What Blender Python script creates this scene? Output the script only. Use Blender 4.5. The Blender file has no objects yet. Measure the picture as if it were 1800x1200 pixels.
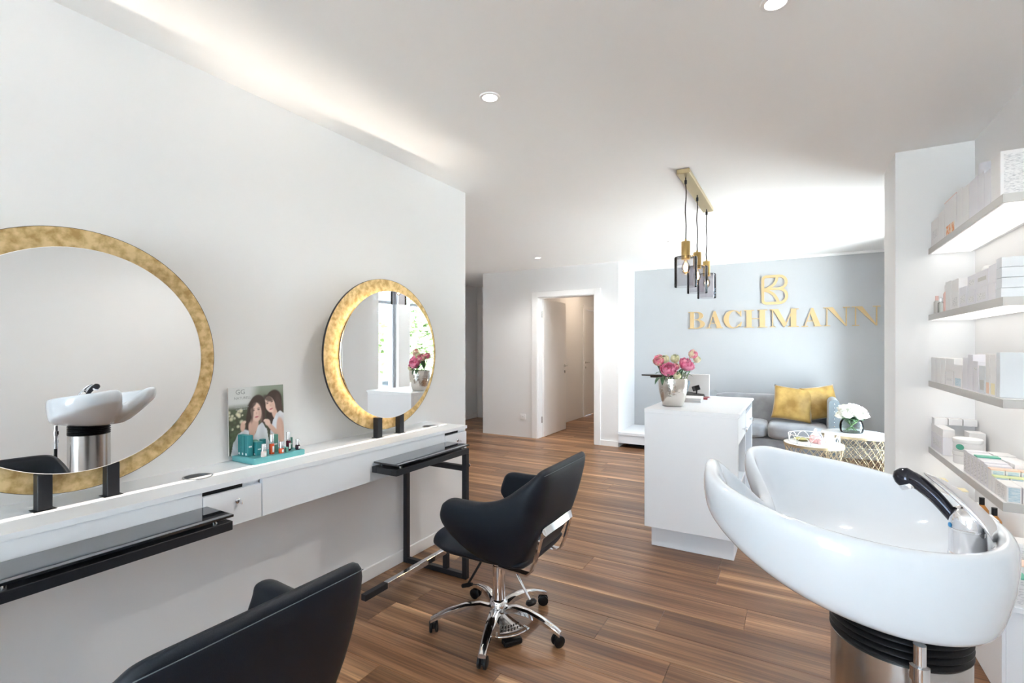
import bpy, bmesh, math, random
from mathutils import Vector, Matrix
random.seed(7)
S = bpy.context.scene
COL = S.collection
R = math.radians
PI = math.pi

# ------------------------------------------------------------------ camera
cam_d = bpy.data.cameras.new('camera')
cam_d.sensor_width = 36.0
cam_d.lens = 866.0 / 1800.0 * 36.0
cam_d.shift_y = 10.0 / 1800.0
cam_d.clip_start = 0.05
cam_d.clip_end = 300
cam = bpy.data.objects.new('camera', cam_d)
COL.objects.link(cam)
cam.location = (0, 0, 1.34)
cam.rotation_euler = (R(90), 0, R(30))
S.camera = cam

# ------------------------------------------------------------------ world, view
SKY_STRENGTH = 7.0
W = bpy.data.worlds.new('sky')
S.world = W
W.use_nodes = True
wn = W.node_tree
bg = wn.nodes['Background']
bg.inputs['Color'].default_value = (0.66, 0.83, 1.0, 1)
bg.inputs['Strength'].default_value = SKY_STRENGTH
S.view_settings.view_transform = 'Standard'
S.view_settings.look = 'None'
S.view_settings.gamma = 1.0
S.view_settings.use_curve_mapping = False
S.view_settings.exposure = 0.86
try:
    S.cycles.use_denoising = True
    S.cycles.max_bounces = 14
    S.cycles.diffuse_bounces = 8
    S.cycles.glossy_bounces = 6
    S.cycles.transparent_max_bounces = 16
    S.cycles.caustics_reflective = False
    S.cycles.caustics_refractive = False
    S.cycles.sample_clamp_indirect = 30.0
except Exception:
    pass

H = 2.49          # ceiling height
XL = -2.14        # wall with the mirrors
XR = 0.86         # wall with the product shelves
XW = 1.00         # window wall of the waiting area
YB = -4.2         # wall behind the camera
YG = 7.20         # grey wall with the sign
YD = 6.45         # wall with the open door
YN = 3.66         # end wall of the shelf niche
YP = 4.08         # far side of the pillar
XP = 0.507
XJ = -2.07        # jog between door wall and grey wall

# high sun from behind the building: it lights the pale ground outside, none of it enters the windows
sun_d = bpy.data.lights.new('sun', 'SUN'); sun_d.energy = 54.0; sun_d.angle = R(1); sun_d.color = (1, .985, .96)
sun = bpy.data.objects.new('sun', sun_d); COL.objects.link(sun)
sun.rotation_euler = Vector((.42, -.28, -1.0)).to_track_quat('-Z', 'Y').to_euler()

# the sky is sampled through the window openings (light portals give no light of their own)
def portal(name, loc, rot, sx, sy):
    d = bpy.data.lights.new(name, 'AREA')
    d.shape = 'RECTANGLE'; d.size = sx; d.size_y = sy
    d.cycles.is_portal = True
    o = bpy.data.objects.new(name, d); COL.objects.link(o)
    o.location = loc; o.rotation_euler = rot
    return o
portal('sky_portal', (-0.4, YB - 0.05, 1.2), (R(90), 0, R(0)), 1.85, 2.3)
portal('sky_portal', (XW + 0.12, 5.435, 1.22), (R(90), 0, R(90)), 1.65, 2.24)


# ------------------------------------------------------------------ helpers
ORG = {}
def org(o):
    return ORG.get(o.name, (0, 0, 0)) if o is not None else (0, 0, 0)

def tag(o, label=None, cat=None, group=None, kind=None):
    if label: o['label'] = label
    if cat: o['category'] = cat
    if group: o['group'] = group
    if kind: o['kind'] = kind
    return o

def thing(name, label, cat, loc=(0, 0, 0), rotz=0.0, group=None, local=False):
    """Empty at the base of a thing; parts are given in world coordinates unless local."""
    o = bpy.data.objects.new(name, None)
    o.empty_display_size = 0.1
    COL.objects.link(o)
    o.location = loc
    o.rotation_euler = (0, 0, rotz)
    tag(o, label, cat, group)
    ORG[o.name] = (0, 0, 0) if local else tuple(loc)
    return o

def finish(name, bm, mat, parent=None, smooth=False, sub=0, angle=None, loc=None):
    """bmesh -> object.  With a parent the vertices go to the parent's frame; without, the origin sits at the base."""
    bmesh.ops.recalc_face_normals(bm, faces=bm.faces)
    if parent is not None:
        ox, oy, oz = org(parent)
    else:
        if loc is None:
            xs = [v.co.x for v in bm.verts]; ys = [v.co.y for v in bm.verts]; zs = [v.co.z for v in bm.verts]
            loc = ((min(xs) + max(xs)) / 2, (min(ys) + max(ys)) / 2, min(zs))
        ox, oy, oz = loc
    for v in bm.verts:
        v.co.x -= ox; v.co.y -= oy; v.co.z -= oz
    if smooth:
        for f in bm.faces: f.smooth = True
        if angle is not None:
            for e in bm.edges:
                if len(e.link_faces) == 2 and e.calc_face_angle(0) > R(angle):
                    e.smooth = False
    me = bpy.data.meshes.new(name)
    bm.to_mesh(me); bm.free()
    me.materials.append(mat)
    o = bpy.data.objects.new(name, me)
    COL.objects.link(o)
    if parent is not None:
        o.parent = parent
        ORG[o.name] = org(parent)
    else:
        o.location = loc
        ORG[o.name] = tuple(loc)
    if sub:
        m = o.modifiers.new('sub', 'SUBSURF'); m.levels = sub; m.render_levels = sub
    return o

def bbox_bm(bm, x0, x1, y0, y1, z0, z1, bev=0.0, seg=1, M=None):
    r = bmesh.ops.create_cube(bm, size=1.0)
    vs = r['verts']
    for v in vs:
        v.co = Vector(((x0 + x1) / 2 + v.co.x * (x1 - x0), (y0 + y1) / 2 + v.co.y * (y1 - y0), (z0 + z1) / 2 + v.co.z * (z1 - z0)))
    if bev > 0:
        es = list({e for v in vs for e in v.link_edges})
        g = bmesh.ops.bevel(bm, geom=es, offset=bev, segments=seg, affect='EDGES', profile=0.5)
        vs = list({v for v in g['verts']} | {v for f in g['faces'] for v in f.verts} | {v for v in vs if v.is_valid})
    if M is not None:
        for v in vs: v.co = M @ v.co
    return vs

def box(name, x0, x1, y0, y1, z0, z1, mat, parent=None, bev=0.002, seg=1, M=None, smooth=False):
    bm = bmesh.new()
    bbox_bm(bm, x0, x1, y0, y1, z0, z1, bev, seg, M)
    return finish(name, bm, mat, parent, smooth=smooth, angle=40 if smooth else None)

def lathe_bm(bm, prof, cx=0, cy=0, n=32, M=None, cap0=True, cap1=True):
    rings = []
    for (r, z) in prof:
        ring = []
        for i in range(n):
            a = 2 * PI * i / n
            p = Vector((cx + r * math.cos(a), cy + r * math.sin(a), z))
            if M is not None: p = M @ p
            ring.append(bm.verts.new(p))
        rings.append(ring)
    for k in range(len(rings) - 1):
        a, b = rings[k], rings[k + 1]
        for i in range(n):
            bm.faces.new((a[i], a[(i + 1) % n], b[(i + 1) % n], b[i]))
    if cap0: bm.faces.new(list(reversed(rings[0])))
    if cap1: bm.faces.new(rings[-1])

def lathe(name, prof, mat, parent=None, cx=0, cy=0, n=32, M=None, angle=40, cap0=True, cap1=True):
    bm = bmesh.new()
    lathe_bm(bm, prof, cx, cy, n, M, cap0, cap1)
    return finish(name, bm, mat, parent, smooth=True, angle=angle)

def tube_bm(bm, pts, r, n=8, closed=False, rs=None):
    pts = [Vector(p) for p in pts]
    m = len(pts)
    rings = []
    prev = None
    for i in range(m):
        if closed:
            t = pts[(i + 1) % m] - pts[i - 1]
        else:
            t = pts[min(i + 1, m - 1)] - pts[max(i - 1, 0)]
        t.normalize()
        if prev is None:
            up = Vector((0, 0, 1)) if abs(t.z) < 0.9 else Vector((1, 0, 0))
            nrm = t.cross(up).normalized()
        else:
            nrm = (prev - t * prev.dot(t)).normalized()
        prev = nrm
        bn = t.cross(nrm)
        rr = rs[i] if rs else r
        rings.append([bm.verts.new(pts[i] + (nrm * math.cos(2 * PI * k / n) + bn * math.sin(2 * PI * k / n)) * rr) for k in range(n)])
    for i in range(m if closed else m - 1):
        a, b = rings[i], rings[(i + 1) % m]
        for k in range(n):
            bm.faces.new((a[k], a[(k + 1) % n], b[(k + 1) % n], b[k]))
    if not closed:
        bm.faces.new(list(reversed(rings[0]))); bm.faces.new(rings[-1])

def tube(name, pts, r, mat, parent=None, n=10, closed=False, rs=None, angle=50):
    bm = bmesh.new()
    tube_bm(bm, pts, r, n, closed, rs)
    return finish(name, bm, mat, parent, smooth=True, angle=angle)

def loft_bm(bm, loops, closed_loop=True, cap=True, closed_path=False):
    rings = [[bm.verts.new(Vector(p)) for p in l] for l in loops]
    n = len(rings[0]); m = len(rings)
    for i in range(m if closed_path else m - 1):
        a, b = rings[i], rings[(i + 1) % m]
        for k in range(n if closed_loop else n - 1):
            bm.faces.new((a[k], a[(k + 1) % n], b[(k + 1) % n], b[k]))
    if cap and not closed_path:
        bm.faces.new(list(reversed(rings[0]))); bm.faces.new(rings[-1])

def prism_bm(bm, poly, thick, M):
    """polygon in local xy, extruded along local z by thick, then moved by M"""
    a = [bm.verts.new(M @ Vector((x, y, 0))) for x, y in poly]
    b = [bm.verts.new(M @ Vector((x, y, thick))) for x, y in poly]
    n = len(poly)
    bm.faces.new(a); bm.faces.new(list(reversed(b)))
    for i in range(n):
        bm.faces.new((a[i], b[i], b[(i + 1) % n], a[(i + 1) % n]))

def catmull(pts, n):
    """smooth open curve through tuples, n samples per span"""
    out = []
    P = [tuple(p) for p in pts]
    for i in range(len(P) - 1):
        p0 = P[max(i - 1, 0)]; p1 = P[i]; p2 = P[i + 1]; p3 = P[min(i + 2, len(P) - 1)]
        for k in range(n):
            t = k / n
            out.append(tuple(0.5 * ((2 * b) + (-a + c) * t + (2 * a - 5 * b + 4 * c - d) * t * t + (-a + 3 * b - 3 * c + d) * t ** 3)
                             for a, b, c, d in zip(p0, p1, p2, p3)))
    out.append(P[-1])
    return out

def copy_tree(o, parent=None):
    c = o.copy(); COL.objects.link(c)
    if parent is not None: c.parent = parent
    for ch in list(o.children): copy_tree(ch, c)
    return c

# ------------------------------------------------------------------ materials
MATS = {}
def mat(name, col=(.8, .8, .8), rough=.5, metal=0.0, noise=None, bump=None, coat=0.0, spec=None, emit=None, sheen=0.0):
    m = bpy.data.materials.new(name); m.use_nodes = True
    nt = m.node_tree; b = nt.nodes['Principled BSDF']
    b.inputs['Base Color'].default_value = (*col, 1)
    b.inputs['Roughness'].default_value = rough
    b.inputs['Metallic'].default_value = metal
    if coat: b.inputs['Coat Weight'].default_value = coat; b.inputs['Coat Roughness'].default_value = 0.06
    if spec is not None: b.inputs['Specular IOR Level'].default_value = spec
    if sheen: b.inputs['Sheen Weight'].default_value = sheen; b.inputs['Sheen Roughness'].default_value = 0.4
    if emit: b.inputs['Emission Color'].default_value = (*emit[0], 1); b.inputs['Emission Strength'].default_value = emit[1]
    tc = None
    if noise:     # (scale, second colour, detail, lo, hi [, stretch])
        tc = nt.nodes.new('ShaderNodeTexCoord')
        n = nt.nodes.new('ShaderNodeTexNoise'); n.inputs['Scale'].default_value = noise[0]; n.inputs['Detail'].default_value = noise[2]
        if len(noise) > 5:
            mp = nt.nodes.new('ShaderNodeMapping'); mp.inputs['Scale'].default_value = noise[5]
            nt.links.new(tc.outputs['Object'], mp.inputs['Vector']); nt.links.new(mp.outputs['Vector'], n.inputs['Vector'])
        else:
            nt.links.new(tc.outputs['Object'], n.inputs['Vector'])
        r = nt.nodes.new('ShaderNodeValToRGB')
        r.color_ramp.elements[0].position = noise[3]; r.color_ramp.elements[1].position = noise[4]
        r.color_ramp.elements[0].color = (*col, 1); r.color_ramp.elements[1].color = (*noise[1], 1)
        nt.links.new(n.outputs['Fac'], r.inputs['Fac']); nt.links.new(r.outputs['Color'], b.inputs['Base Color'])
    if bump:      # (scale, strength)
        if tc is None: tc = nt.nodes.new('ShaderNodeTexCoord')
        n2 = nt.nodes.new('ShaderNodeTexNoise'); n2.inputs['Scale'].default_value = bump[0]; n2.inputs['Detail'].default_value = 3
        nt.links.new(tc.outputs['Object'], n2.inputs['Vector'])
        bp = nt.nodes.new('ShaderNodeBump'); bp.inputs['Strength'].default_value = bump[1]; bp.inputs['Distance'].default_value = 0.01
        nt.links.new(n2.outputs['Fac'], bp.inputs['Height']); nt.links.new(bp.outputs['Normal'], b.inputs['Normal'])
    MATS[name] = m
    return m

def glass_mat(name, tint, gloss=0.12, rough=0.02):
    """thin pane: mostly clear, reflects more at grazing angles"""
    m = bpy.data.materials.new(name); m.use_nodes = True
    nt = m.node_tree; nt.nodes.clear()
    out = nt.nodes.new('ShaderNodeOutputMaterial')
    mix = nt.nodes.new('ShaderNodeMixShader')
    tr = nt.nodes.new('ShaderNodeBsdfTransparent'); tr.inputs['Color'].default_value = (*tint, 1)
    gl = nt.nodes.new('ShaderNodeBsdfGlossy'); gl.inputs['Roughness'].default_value = rough
    lw = nt.nodes.new('ShaderNodeLayerWeight'); lw.inputs['Blend'].default_value = gloss
    nt.links.new(lw.outputs['Fresnel'], mix.inputs['Fac'])
    nt.links.new(tr.outputs['BSDF'], mix.inputs[1]); nt.links.new(gl.outputs['BSDF'], mix.inputs[2])
    nt.links.new(mix.outputs['Shader'], out.inputs['Surface'])
    MATS[name] = m
    return m

def emit_mat(name, col, strength):
    m = bpy.data.materials.new(name); m.use_nodes = True
    nt = m.node_tree; nt.nodes.clear()
    out = nt.nodes.new('ShaderNodeOutputMaterial')
    e = nt.nodes.new('ShaderNodeEmission'); e.inputs['Color'].default_value = (*col, 1); e.inputs['Strength'].default_value = strength
    nt.links.new(e.outputs['Emission'], out.inputs['Surface'])
    MATS[name] = m
    return m

M_WALL = mat('white_wall_paint', (.82, .825, .83), .85, bump=(160, .03))
M_CEIL = mat('white_ceiling_paint', (.90, .90, .895), .9)
M_GREY = mat('grey_wall_paint', (.46, .475, .49), .85, bump=(160, .03))
M_TRIM = mat('white_gloss_trim', (.88, .88, .88), .4)
M_LACQ = mat('white_lacquer_board', (.84, .87, .91), .38)
M_DOOR = mat('white_door_laminate', (.84, .83, .82), .45)
M_BLKM = mat('black_powder_coated_steel', (.010, .011, .015), .45, bump=(400, .05))
M_BLKG = mat('black_back_painted_glass', (.012, .014, .018), .03, spec=.75, coat=.6)
M_BLKP = mat('black_plastic', (.007, .007, .008), .42, spec=.35)
M_LEATH = mat('black_leatherette', (.006, .010, .018), .45, bump=(520, .08), spec=.32)
M_CHROME = mat('polished_chrome', (.82, .82, .84), .08, 1.0)
M_CUP = mat('satin_steel_cup', (.52, .52, .53), .28, .95)
M_STEEL = mat('brushed_steel', (.62, .61, .60), .22, 1.0, bump=(60, .02))
M_MIRROR = mat('mirror_glass', (.93, .94, .94), 0.0, 1.0)
M_GOLDLEAF = mat('antique_gold_leaf', (.45, .29, .10), .45, .22, noise=(38, (.76, .57, .29), 10, .34, .62))
M_BRASS = mat('brushed_brass', (.62, .44, .17), .28, .9)
M_BRASSP = mat('satin_brass_plate', (.58, .47, .27), .33, .8)
M_LETTER = mat('matt_gold_letter', (.60, .43, .22), .55, .1)
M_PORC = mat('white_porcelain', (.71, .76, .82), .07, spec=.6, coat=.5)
M_RUBBER = mat('black_rubber_bellows', (.004, .004, .005), .4, spec=.3)
M_SOFA = mat('grey_velvet', (.24, .245, .26), .85, sheen=.6, noise=(7, (.32, .325, .34), 4, .35, .7))
M_SOFA2 = mat('blue_grey_velvet', (.15, .175, .19), .85, sheen=.5)
M_PILLOW = mat('mustard_velvet', (.27, .145, .02), .55, sheen=.7, noise=(6, (.56, .36, .10), 5, .35, .68), bump=(9, .35))
M_TEAL = mat('teal_card', (.03, .25, .27), .45)
M_TEAL2 = mat('teal_display_tray', (.14, .45, .47), .5)
M_GREENB = mat('sage_green_card', (.12, .33, .26), .5)
M_CARD = mat('white_carton', (.80, .79, .79), .5)
M_CARDL = mat('lilac_white_carton', (.74, .73, .77), .45)
M_CARDB = mat('blue_white_carton', (.68, .71, .74), .5)
M_CREAM = mat('cream_edged_carton', (.85, .76, .52), .5)
M_PEACH = mat('peach_edged_carton', (.86, .62, .50), .5)
M_MINT = mat('mint_print', (.10, .42, .30), .5)
M_PRINTB = mat('pale_blue_print', (.42, .58, .66), .5, noise=(60, (.66, .74, .78), 2, .4, .6, (1, 1, 6)))
M_PRINTG = mat('grey_text_print', (.80, .79, .79), .5, noise=(90, (.50, .50, .52), 2, .50, .62, (.8, .8, 6)))
M_PURPLE = mat('violet_print', (.13, .05, .36), .5)
M_ORANGE = mat('orange_print', (.80, .30, .10), .5, noise=(60, (.85, .75, .6), 3, .45, .6))
M_PINKP = mat('blush_print', (.80, .56, .52), .5)
M_SHELF = mat('grey_aluminium_edge', (.56, .55, .53), .5, .1)
M_SHELFW = mat('white_shelf_board', (.85, .85, .84), .5)
M_LEAF = mat('dark_green_leaf', (.035, .10, .045), .45, noise=(25, (.09, .20, .09), 3, .3, .7))
M_STEMG = mat('green_stem', (.16, .30, .10), .5)
M_PEONY = mat('pink_peony_petal', (.70, .07, .22), .6, noise=(30, (.84, .36, .50), 4, .3, .66))
M_PEONYP = mat('cream_pink_petal', (.80, .70, .48), .6, noise=(34, (.76, .18, .30), 4, .38, .56))
M_BUD = mat('cream_green_bud', (.58, .60, .33), .6, noise=(30, (.80, .76, .55), 3, .35, .65))
M_ROSE = mat('white_rose_petal', (.88, .87, .80), .6, noise=(25, (.80, .82, .66), 3, .5, .8))
M_VASE = mat('hammered_silver', (.78, .74, .68), .24, 1.0, bump=(26, .45))
M_GLASS = glass_mat('clear_glass', (.93, .95, .94), .18)
M_SMOKE = glass_mat('smoked_glass', (.90, .89, .90), .22)
M_PANE = glass_mat('window_glass', (.96, .98, .98), .08)
M_WATER = glass_mat('vase_water', (.93, .95, .93), .10)
M_GOLDW = mat('gold_wire', (.62, .50, .32), .35, .7)
M_MARBLE = mat('white_marble_top', (.86, .86, .86), .2, noise=(6, (.78, .78, .79), 6, .5, .75))
M_WIREW = mat('white_wire', (.86, .84, .80), .45)
M_PINKJ = mat('pink_glass_jar', (.80, .42, .42), .25, noise=(60, (.90, .62, .60), 2, .4, .6))
M_CANDLE = mat('ivory_candle', (.86, .80, .70), .6, noise=(40, (.90, .88, .83), 3, .4, .6))
M_OLIVE = mat('olive_gold_dish', (.48, .42, .16), .4, .3)
M_SILVERC = mat('silver_bottle_cap', (.80, .80, .82), .18, 1.0)
M_NUDE = mat('nude_polish', (.78, .66, .62), .25)
M_REDP = mat('orange_red_polish', (.72, .10, .03), .22)
M_MAROON = mat('maroon_polish', (.10, .01, .03), .22)
M_DARKP = mat('black_plum_polish', (.03, .008, .02), .22)
M_AMBER = mat('amber_bottle', (.50, .22, .05), .3)
M_BLUEP = mat('blue_dot_plastic', (.02, .25, .55), .35)
M_REDB = mat('dark_red_book_cover', (.30, .03, .04), .5)
M_SLOT = mat('dark_slot_interior', (.012, .011, .012), .8)
M_LEDW = emit_mat('shelf_led_diffuser', (1.0, .965, .90), 1.1)
M_LEDC = emit_mat('counter_led_glow', (1.0, .93, .84), .75)
M_LEDM = emit_mat('mirror_led_diffuser', (1.0, .80, .56), 6.5)
M_LAMP = emit_mat('downlight_lens', (1.0, .95, .86), 14.0)
M_FILA = emit_mat('glowing_filament', (1.0, .62, .28), 60.0)
M_BULB = glass_mat('bulb_glass', (1.0, .93, .82), .15)

def wood_mat():
    m = bpy.data.materials.new('walnut_plank'); m.use_nodes = True
    nt = m.node_tree; b = nt.nodes['Principled BSDF']; L = nt.links.new
    tc = nt.nodes.new('ShaderNodeTexCoord'); oi = nt.nodes.new('ShaderNodeObjectInfo')
    sep = nt.nodes.new('ShaderNodeCombineXYZ')
    mul = nt.nodes.new('ShaderNodeMath'); mul.operation = 'MULTIPLY'; mul.inputs[1].default_value = 57.0
    L(oi.outputs['Random'], mul.inputs[0])
    mul2 = nt.nodes.new('ShaderNodeMath'); mul2.operation = 'MULTIPLY'; mul2.inputs[1].default_value = 23.0
    L(oi.outputs['Random'], mul2.inputs[0])
    L(mul.outputs[0], sep.inputs['X']); L(mul2.outputs[0], sep.inputs['Y'])
    add = nt.nodes.new('ShaderNodeVectorMath'); add.operation = 'ADD'
    L(tc.outputs['Object'], add.inputs[0]); L(sep.outputs[0], add.inputs[1])
    # broad pale and dark bands along the plank
    mp = nt.nodes.new('ShaderNodeMapping'); mp.inputs['Scale'].default_value = (.45, 9.5, 1)
    L(add.outputs[0], mp.inputs['Vector'])
    n1 = nt.nodes.new('ShaderNodeTexNoise'); n1.inputs['Scale'].default_value = 1.0; n1.inputs['Detail'].default_value = 3; n1.inputs['Distortion'].default_value = .35
    L(mp.outputs[0], n1.inputs['Vector'])
    r1 = nt.nodes.new('ShaderNodeValToRGB')
    e = r1.color_ramp.elements
    e[0].position = .30; e[0].color = (.115, .060, .036, 1)
    e[1].position = .70; e[1].color = (.56, .37, .235, 1)
    x = e.new(.46); x.color = (.20, .112, .068, 1)
    x = e.new(.57); x.color = (.30, .178, .108, 1)
    L(n1.outputs['Fac'], r1.inputs['Fac'])
    # fine grain
    mp2 = nt.nodes.new('ShaderNodeMapping'); mp2.inputs['Scale'].default_value = (2.2, 90, 1)
    L(add.outputs[0], mp2.inputs['Vector'])
    n2 = nt.nodes.new('ShaderNodeTexNoise'); n2.inputs['Scale'].default_value = 1.0; n2.inputs['Detail'].default_value = 6; n2.inputs['Distortion'].default_value = .6
    L(mp2.outputs[0], n2.inputs['Vector'])
    r2 = nt.nodes.new('ShaderNodeValToRGB')
    r2.color_ramp.elements[0].position = .32; r2.color_ramp.elements[0].color = (.58, .58, .58, 1)
    r2.color_ramp.elements[1].position = .68; r2.color_ramp.elements[1].color = (1.22, 1.2, 1.18, 1)
    L(n2.outputs['Fac'], r2.inputs['Fac'])
    mx = nt.nodes.new('ShaderNodeMix'); mx.data_type = 'RGBA'; mx.blend_type = 'MULTIPLY'; mx.inputs[0].default_value = 1.0
    L(r1.outputs['Color'], mx.inputs[6]); L(r2.outputs['Color'], mx.inputs[7])
    # every board a little lighter or darker
    rr = nt.nodes.new('ShaderNodeMapRange'); rr.inputs['To Min'].default_value = .88; rr.inputs['To Max'].default_value = 1.38
    L(oi.outputs['Random'], rr.inputs['Value'])
    hsv = nt.nodes.new('ShaderNodeHueSaturation'); L(rr.outputs[0], hsv.inputs['Value']); hsv.inputs['Saturation'].default_value = 1.14
    L(mx.outputs[2], hsv.inputs['Color'])
    L(hsv.outputs['Color'], b.inputs['Base Color'])
    b.inputs['Roughness'].default_value = .34
    b.inputs['Specular IOR Level'].default_value = .45
    bp = nt.nodes.new('ShaderNodeBump'); bp.inputs['Strength'].default_value = .12; bp.inputs['Distance'].default_value = .002
    L(n2.outputs['Fac'], bp.inputs['Height']); L(bp.outputs['Normal'], b.inputs['Normal'])
    return m
M_WOOD = wood_mat()
M_SUBFL = mat('dark_subfloor', (.04, .025, .018), .9)

# ------------------------------------------------------------------ projection helpers (plan positions measured from sight lines)
def Yof(u, X):      # y on the plane x = X seen at image column u
    return X * (u + 600) / 1732.0 / ((u - 1400) / 1000.0)
def Xof(u, Y):      # x on the plane y = Y seen at image column u
    return Y * (u - 1400) / 1000.0 / ((u + 600) / 1732.0)

# ------------------------------------------------------------------ the room
def struct(name, boxes, m, parent=None, bev=0.0):
    bm = bmesh.new()
    for b in boxes: bbox_bm(bm, *b, bev)
    o = finish(name, bm, m, parent)
    o['kind'] = 'structure'
    return o

floor = struct('floor', [(-5.6, 1.3, YB - .3, 10.6, -.12, -.012)], M_SUBFL)
tag(floor, 'walnut plank floor running through the salon')
ceiling = struct('ceiling', [(-5.6, 1.3, YB - .3, 10.6, H, H + .12)], M_CEIL)
tag(ceiling, 'flat white plaster ceiling')

# planks, laid along x, .21 m wide
PW = .21
def plank_mesh(L):
    bm = bmesh.new()
    bbox_bm(bm, -L / 2, L / 2, -PW / 2 + .0006, PW / 2 - .0006, -.012, 0, .0012)
    me = bpy.data.meshes.new('plank'); bmesh.ops.recalc_face_normals(bm, faces=bm.faces)
    bm.to_mesh(me); bm.free(); me.materials.append(M_WOOD)
    return me
PMESH = {}
def plank(x0, x1, yc):
    L = round(x1 - x0 - .001, 3)
    if L not in PMESH: PMESH[L] = plank_mesh(L)
    o = bpy.data.objects.new('plank', PMESH[L]); COL.objects.link(o)
    o.parent = floor
    fl = floor.location
    o.location = ((x0 + x1) / 2 - fl.x, yc - fl.y, 0 - fl.z)
fixed = {0: -1.12, 1: -.393, -1: -.217}
PL = 1.285
rowspan = []
k0 = int((YB - .1 - 2.78) / PW) - 1
k = k0
while True:
    y0 = 2.78 + k * PW
    if y0 > 10.2: break
    yc = y0 + PW / 2
    if yc > YG + .1: xa, xb = -5.35, -2.2
    elif yc > YP: xa, xb = -5.35, XW
    elif yc > 3.0: xa, xb = -5.35, XR
    else: xa, xb = XL - .02, XR
    seam = fixed.get(k, random.uniform(0, PL))
    x = seam
    while x > xa: x -= PL
    while x < xb:
        s0, s1 = max(x, xa), min(x + PL, xb)
        if s1 - s0 > .02: plank(s0, s1, yc)
        x += PL
    k += 1

wall_left = struct('wall_left', [(XL - .2, XL, YB - .2, 3.01, 0, H)], M_WALL)
tag(wall_left, 'white wall behind the round mirrors')
struct('baseboard_left', [(XL, XL + .014, YB, 3.01, 0, .075)], M_TRIM, bev=.003)['label'] = 'white skirting board under the mirror counter'
struct('wall_corridor_left', [(-5.5, -5.3, 2.9, 8.0, 0, H), (-5.5, XL - .2, 2.7, 2.9, 0, H)], M_WALL)['label'] = 'white corridor wall seen past the mirror wall'
struct('baseboard_corridor', [(-5.3, -5.285, 2.9, 7.84, 0, .075)], M_TRIM, bev=.003)['label'] = 'white skirting board in the corridor'
struct('wall_corridor_end', [(-5.5, -4.25, 7.84, 8.0, 0, H)], M_WALL)['label'] = 'white end wall of the corridor'
struct('wall_back', [(XL - .2, -1.3, YB - .2, YB, 0, H), (.5, 1.2, YB - .2, YB, 0, H), (-1.3, .5, YB - .2, YB, 0, .06), (-1.3, .5, YB - .2, YB, 2.36, H)], M_WALL)['label'] = 'white wall behind the viewer with an added window'
struct('wall_right', [(XR, XR + .34, YB - .2, YN, 0, H)], M_WALL)['label'] = 'white wall behind the product shelves'
struct('wall_niche_end', [(XP, XW + .2, YN, YP, 0, H)], M_WALL)['label'] = 'white wall pier at the end of the shelves'
struct('wall_window', [(XW, XW + .2, YP, 4.62, 0, H), (XW, XW + .2, 6.25, YG + .2, 0, H), (XW, XW + .2, 4.62, 6.25, 2.34, H), (XW, XW + .2, 4.62, 6.25, 0, .10), (XW, XW + .2, 4.98, 5.20, .10, 2.34)], M_WALL)['label'] = 'white wall with tall windows by the sofa'
wall_far = struct('wall_far', [(XJ - .2, XW + .2, YG, YG + .2, 0, H)], M_GREY)
tag(wall_far, 'light grey accent wall carrying the gold letters')
struct('trim_1', [(XJ, XW, YG - .012, YG, H - .03, H)], M_TRIM)['label'] = 'thin white strip along the top of the grey wall'
struct('baseboard_far', [(XJ, XW, YG - .014, YG, 0, .13)], M_TRIM, bev=.003)['label'] = 'white skirting board under the grey wall'
struct('wall_jog', [(XJ - .2, XJ, YD, YG, 0, H)], M_WALL)['label'] = 'short white return wall beside the grey wall'
DX0, DX1, DH = -3.29, -2.41, 2.07
struct('wall_door', [(-4.25, DX0, YD, YD + .14, 0, H), (DX1, XJ - .2, YD, YD + .14, 0, H), (DX0, DX1, YD, YD + .14, DH, H), (-4.25, -4.11, YD + .14, 7.9, 0, H)], M_WALL)['label'] = 'white wall with the open door'
struct('baseboard_door', [(DX1 + .07, XJ + .014, YD - .014, YD, 0, .075), (XJ, XJ + .014, YD - .014, YD - .0, 0, .075)], M_TRIM, bev=.003)['label'] = 'white skirting board right of the open door'
struct('wall_hallway_left', [(-3.75, -3.55, YD + .14, 8.95, 0, H), (-3.75, -3.55, 9.85, 10.4, 0, H), (-3.75, -3.55, 8.95, 9.85, 2.07, H)], M_WALL)['label'] = 'white hallway wall beyond the open door'
struct('wall_hallway_end', [(-3.75, -2.0, 10.3, 10.45, 0, H), (-2.27, -2.1, YG + .2, 10.4, 0, H)], M_WALL)['label'] = 'white end of the hallway'

# open door with frame
d1 = bpy.data.objects.new('door_1', None); COL.objects.link(d1); d1.location = ((DX0 + DX1) / 2, YD, 0)
ORG[d1.name] = tuple(d1.location); tag(d1, 'white open door with its white frame in the far wall', kind='structure')
for nm, b in (('door_casing', (DX0 - .09, DX0 - .0, YD - .018, YD, 0, DH + .08)), ('door_casing', (DX1, DX1 + .09, YD - .018, YD, 0, DH + .08)),
              ('door_casing', (DX0, DX1, YD - .018, YD, DH, DH + .08)), ('door_jamb', (DX0, DX0 + .012, YD, YD + .15, 0, DH)),
              ('door_jamb', (DX1 - .012, DX1, YD, YD + .15, 0, DH)), ('door_jamb', (DX0, DX1, YD, YD + .15, DH - .012, DH))):
    box(nm, *b, M_TRIM, d1, .003)
leaf_ang = R(91)
ML = Matrix.Translation((DX0 + .02, YD + .13, 0)) @ Matrix.Rotation(leaf_ang, 4, 'Z')
leaf = box('door_leaf', 0, .84, -.02, .02, .008, DH - .016, M_DOOR, d1, .002, M=ML)
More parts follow.
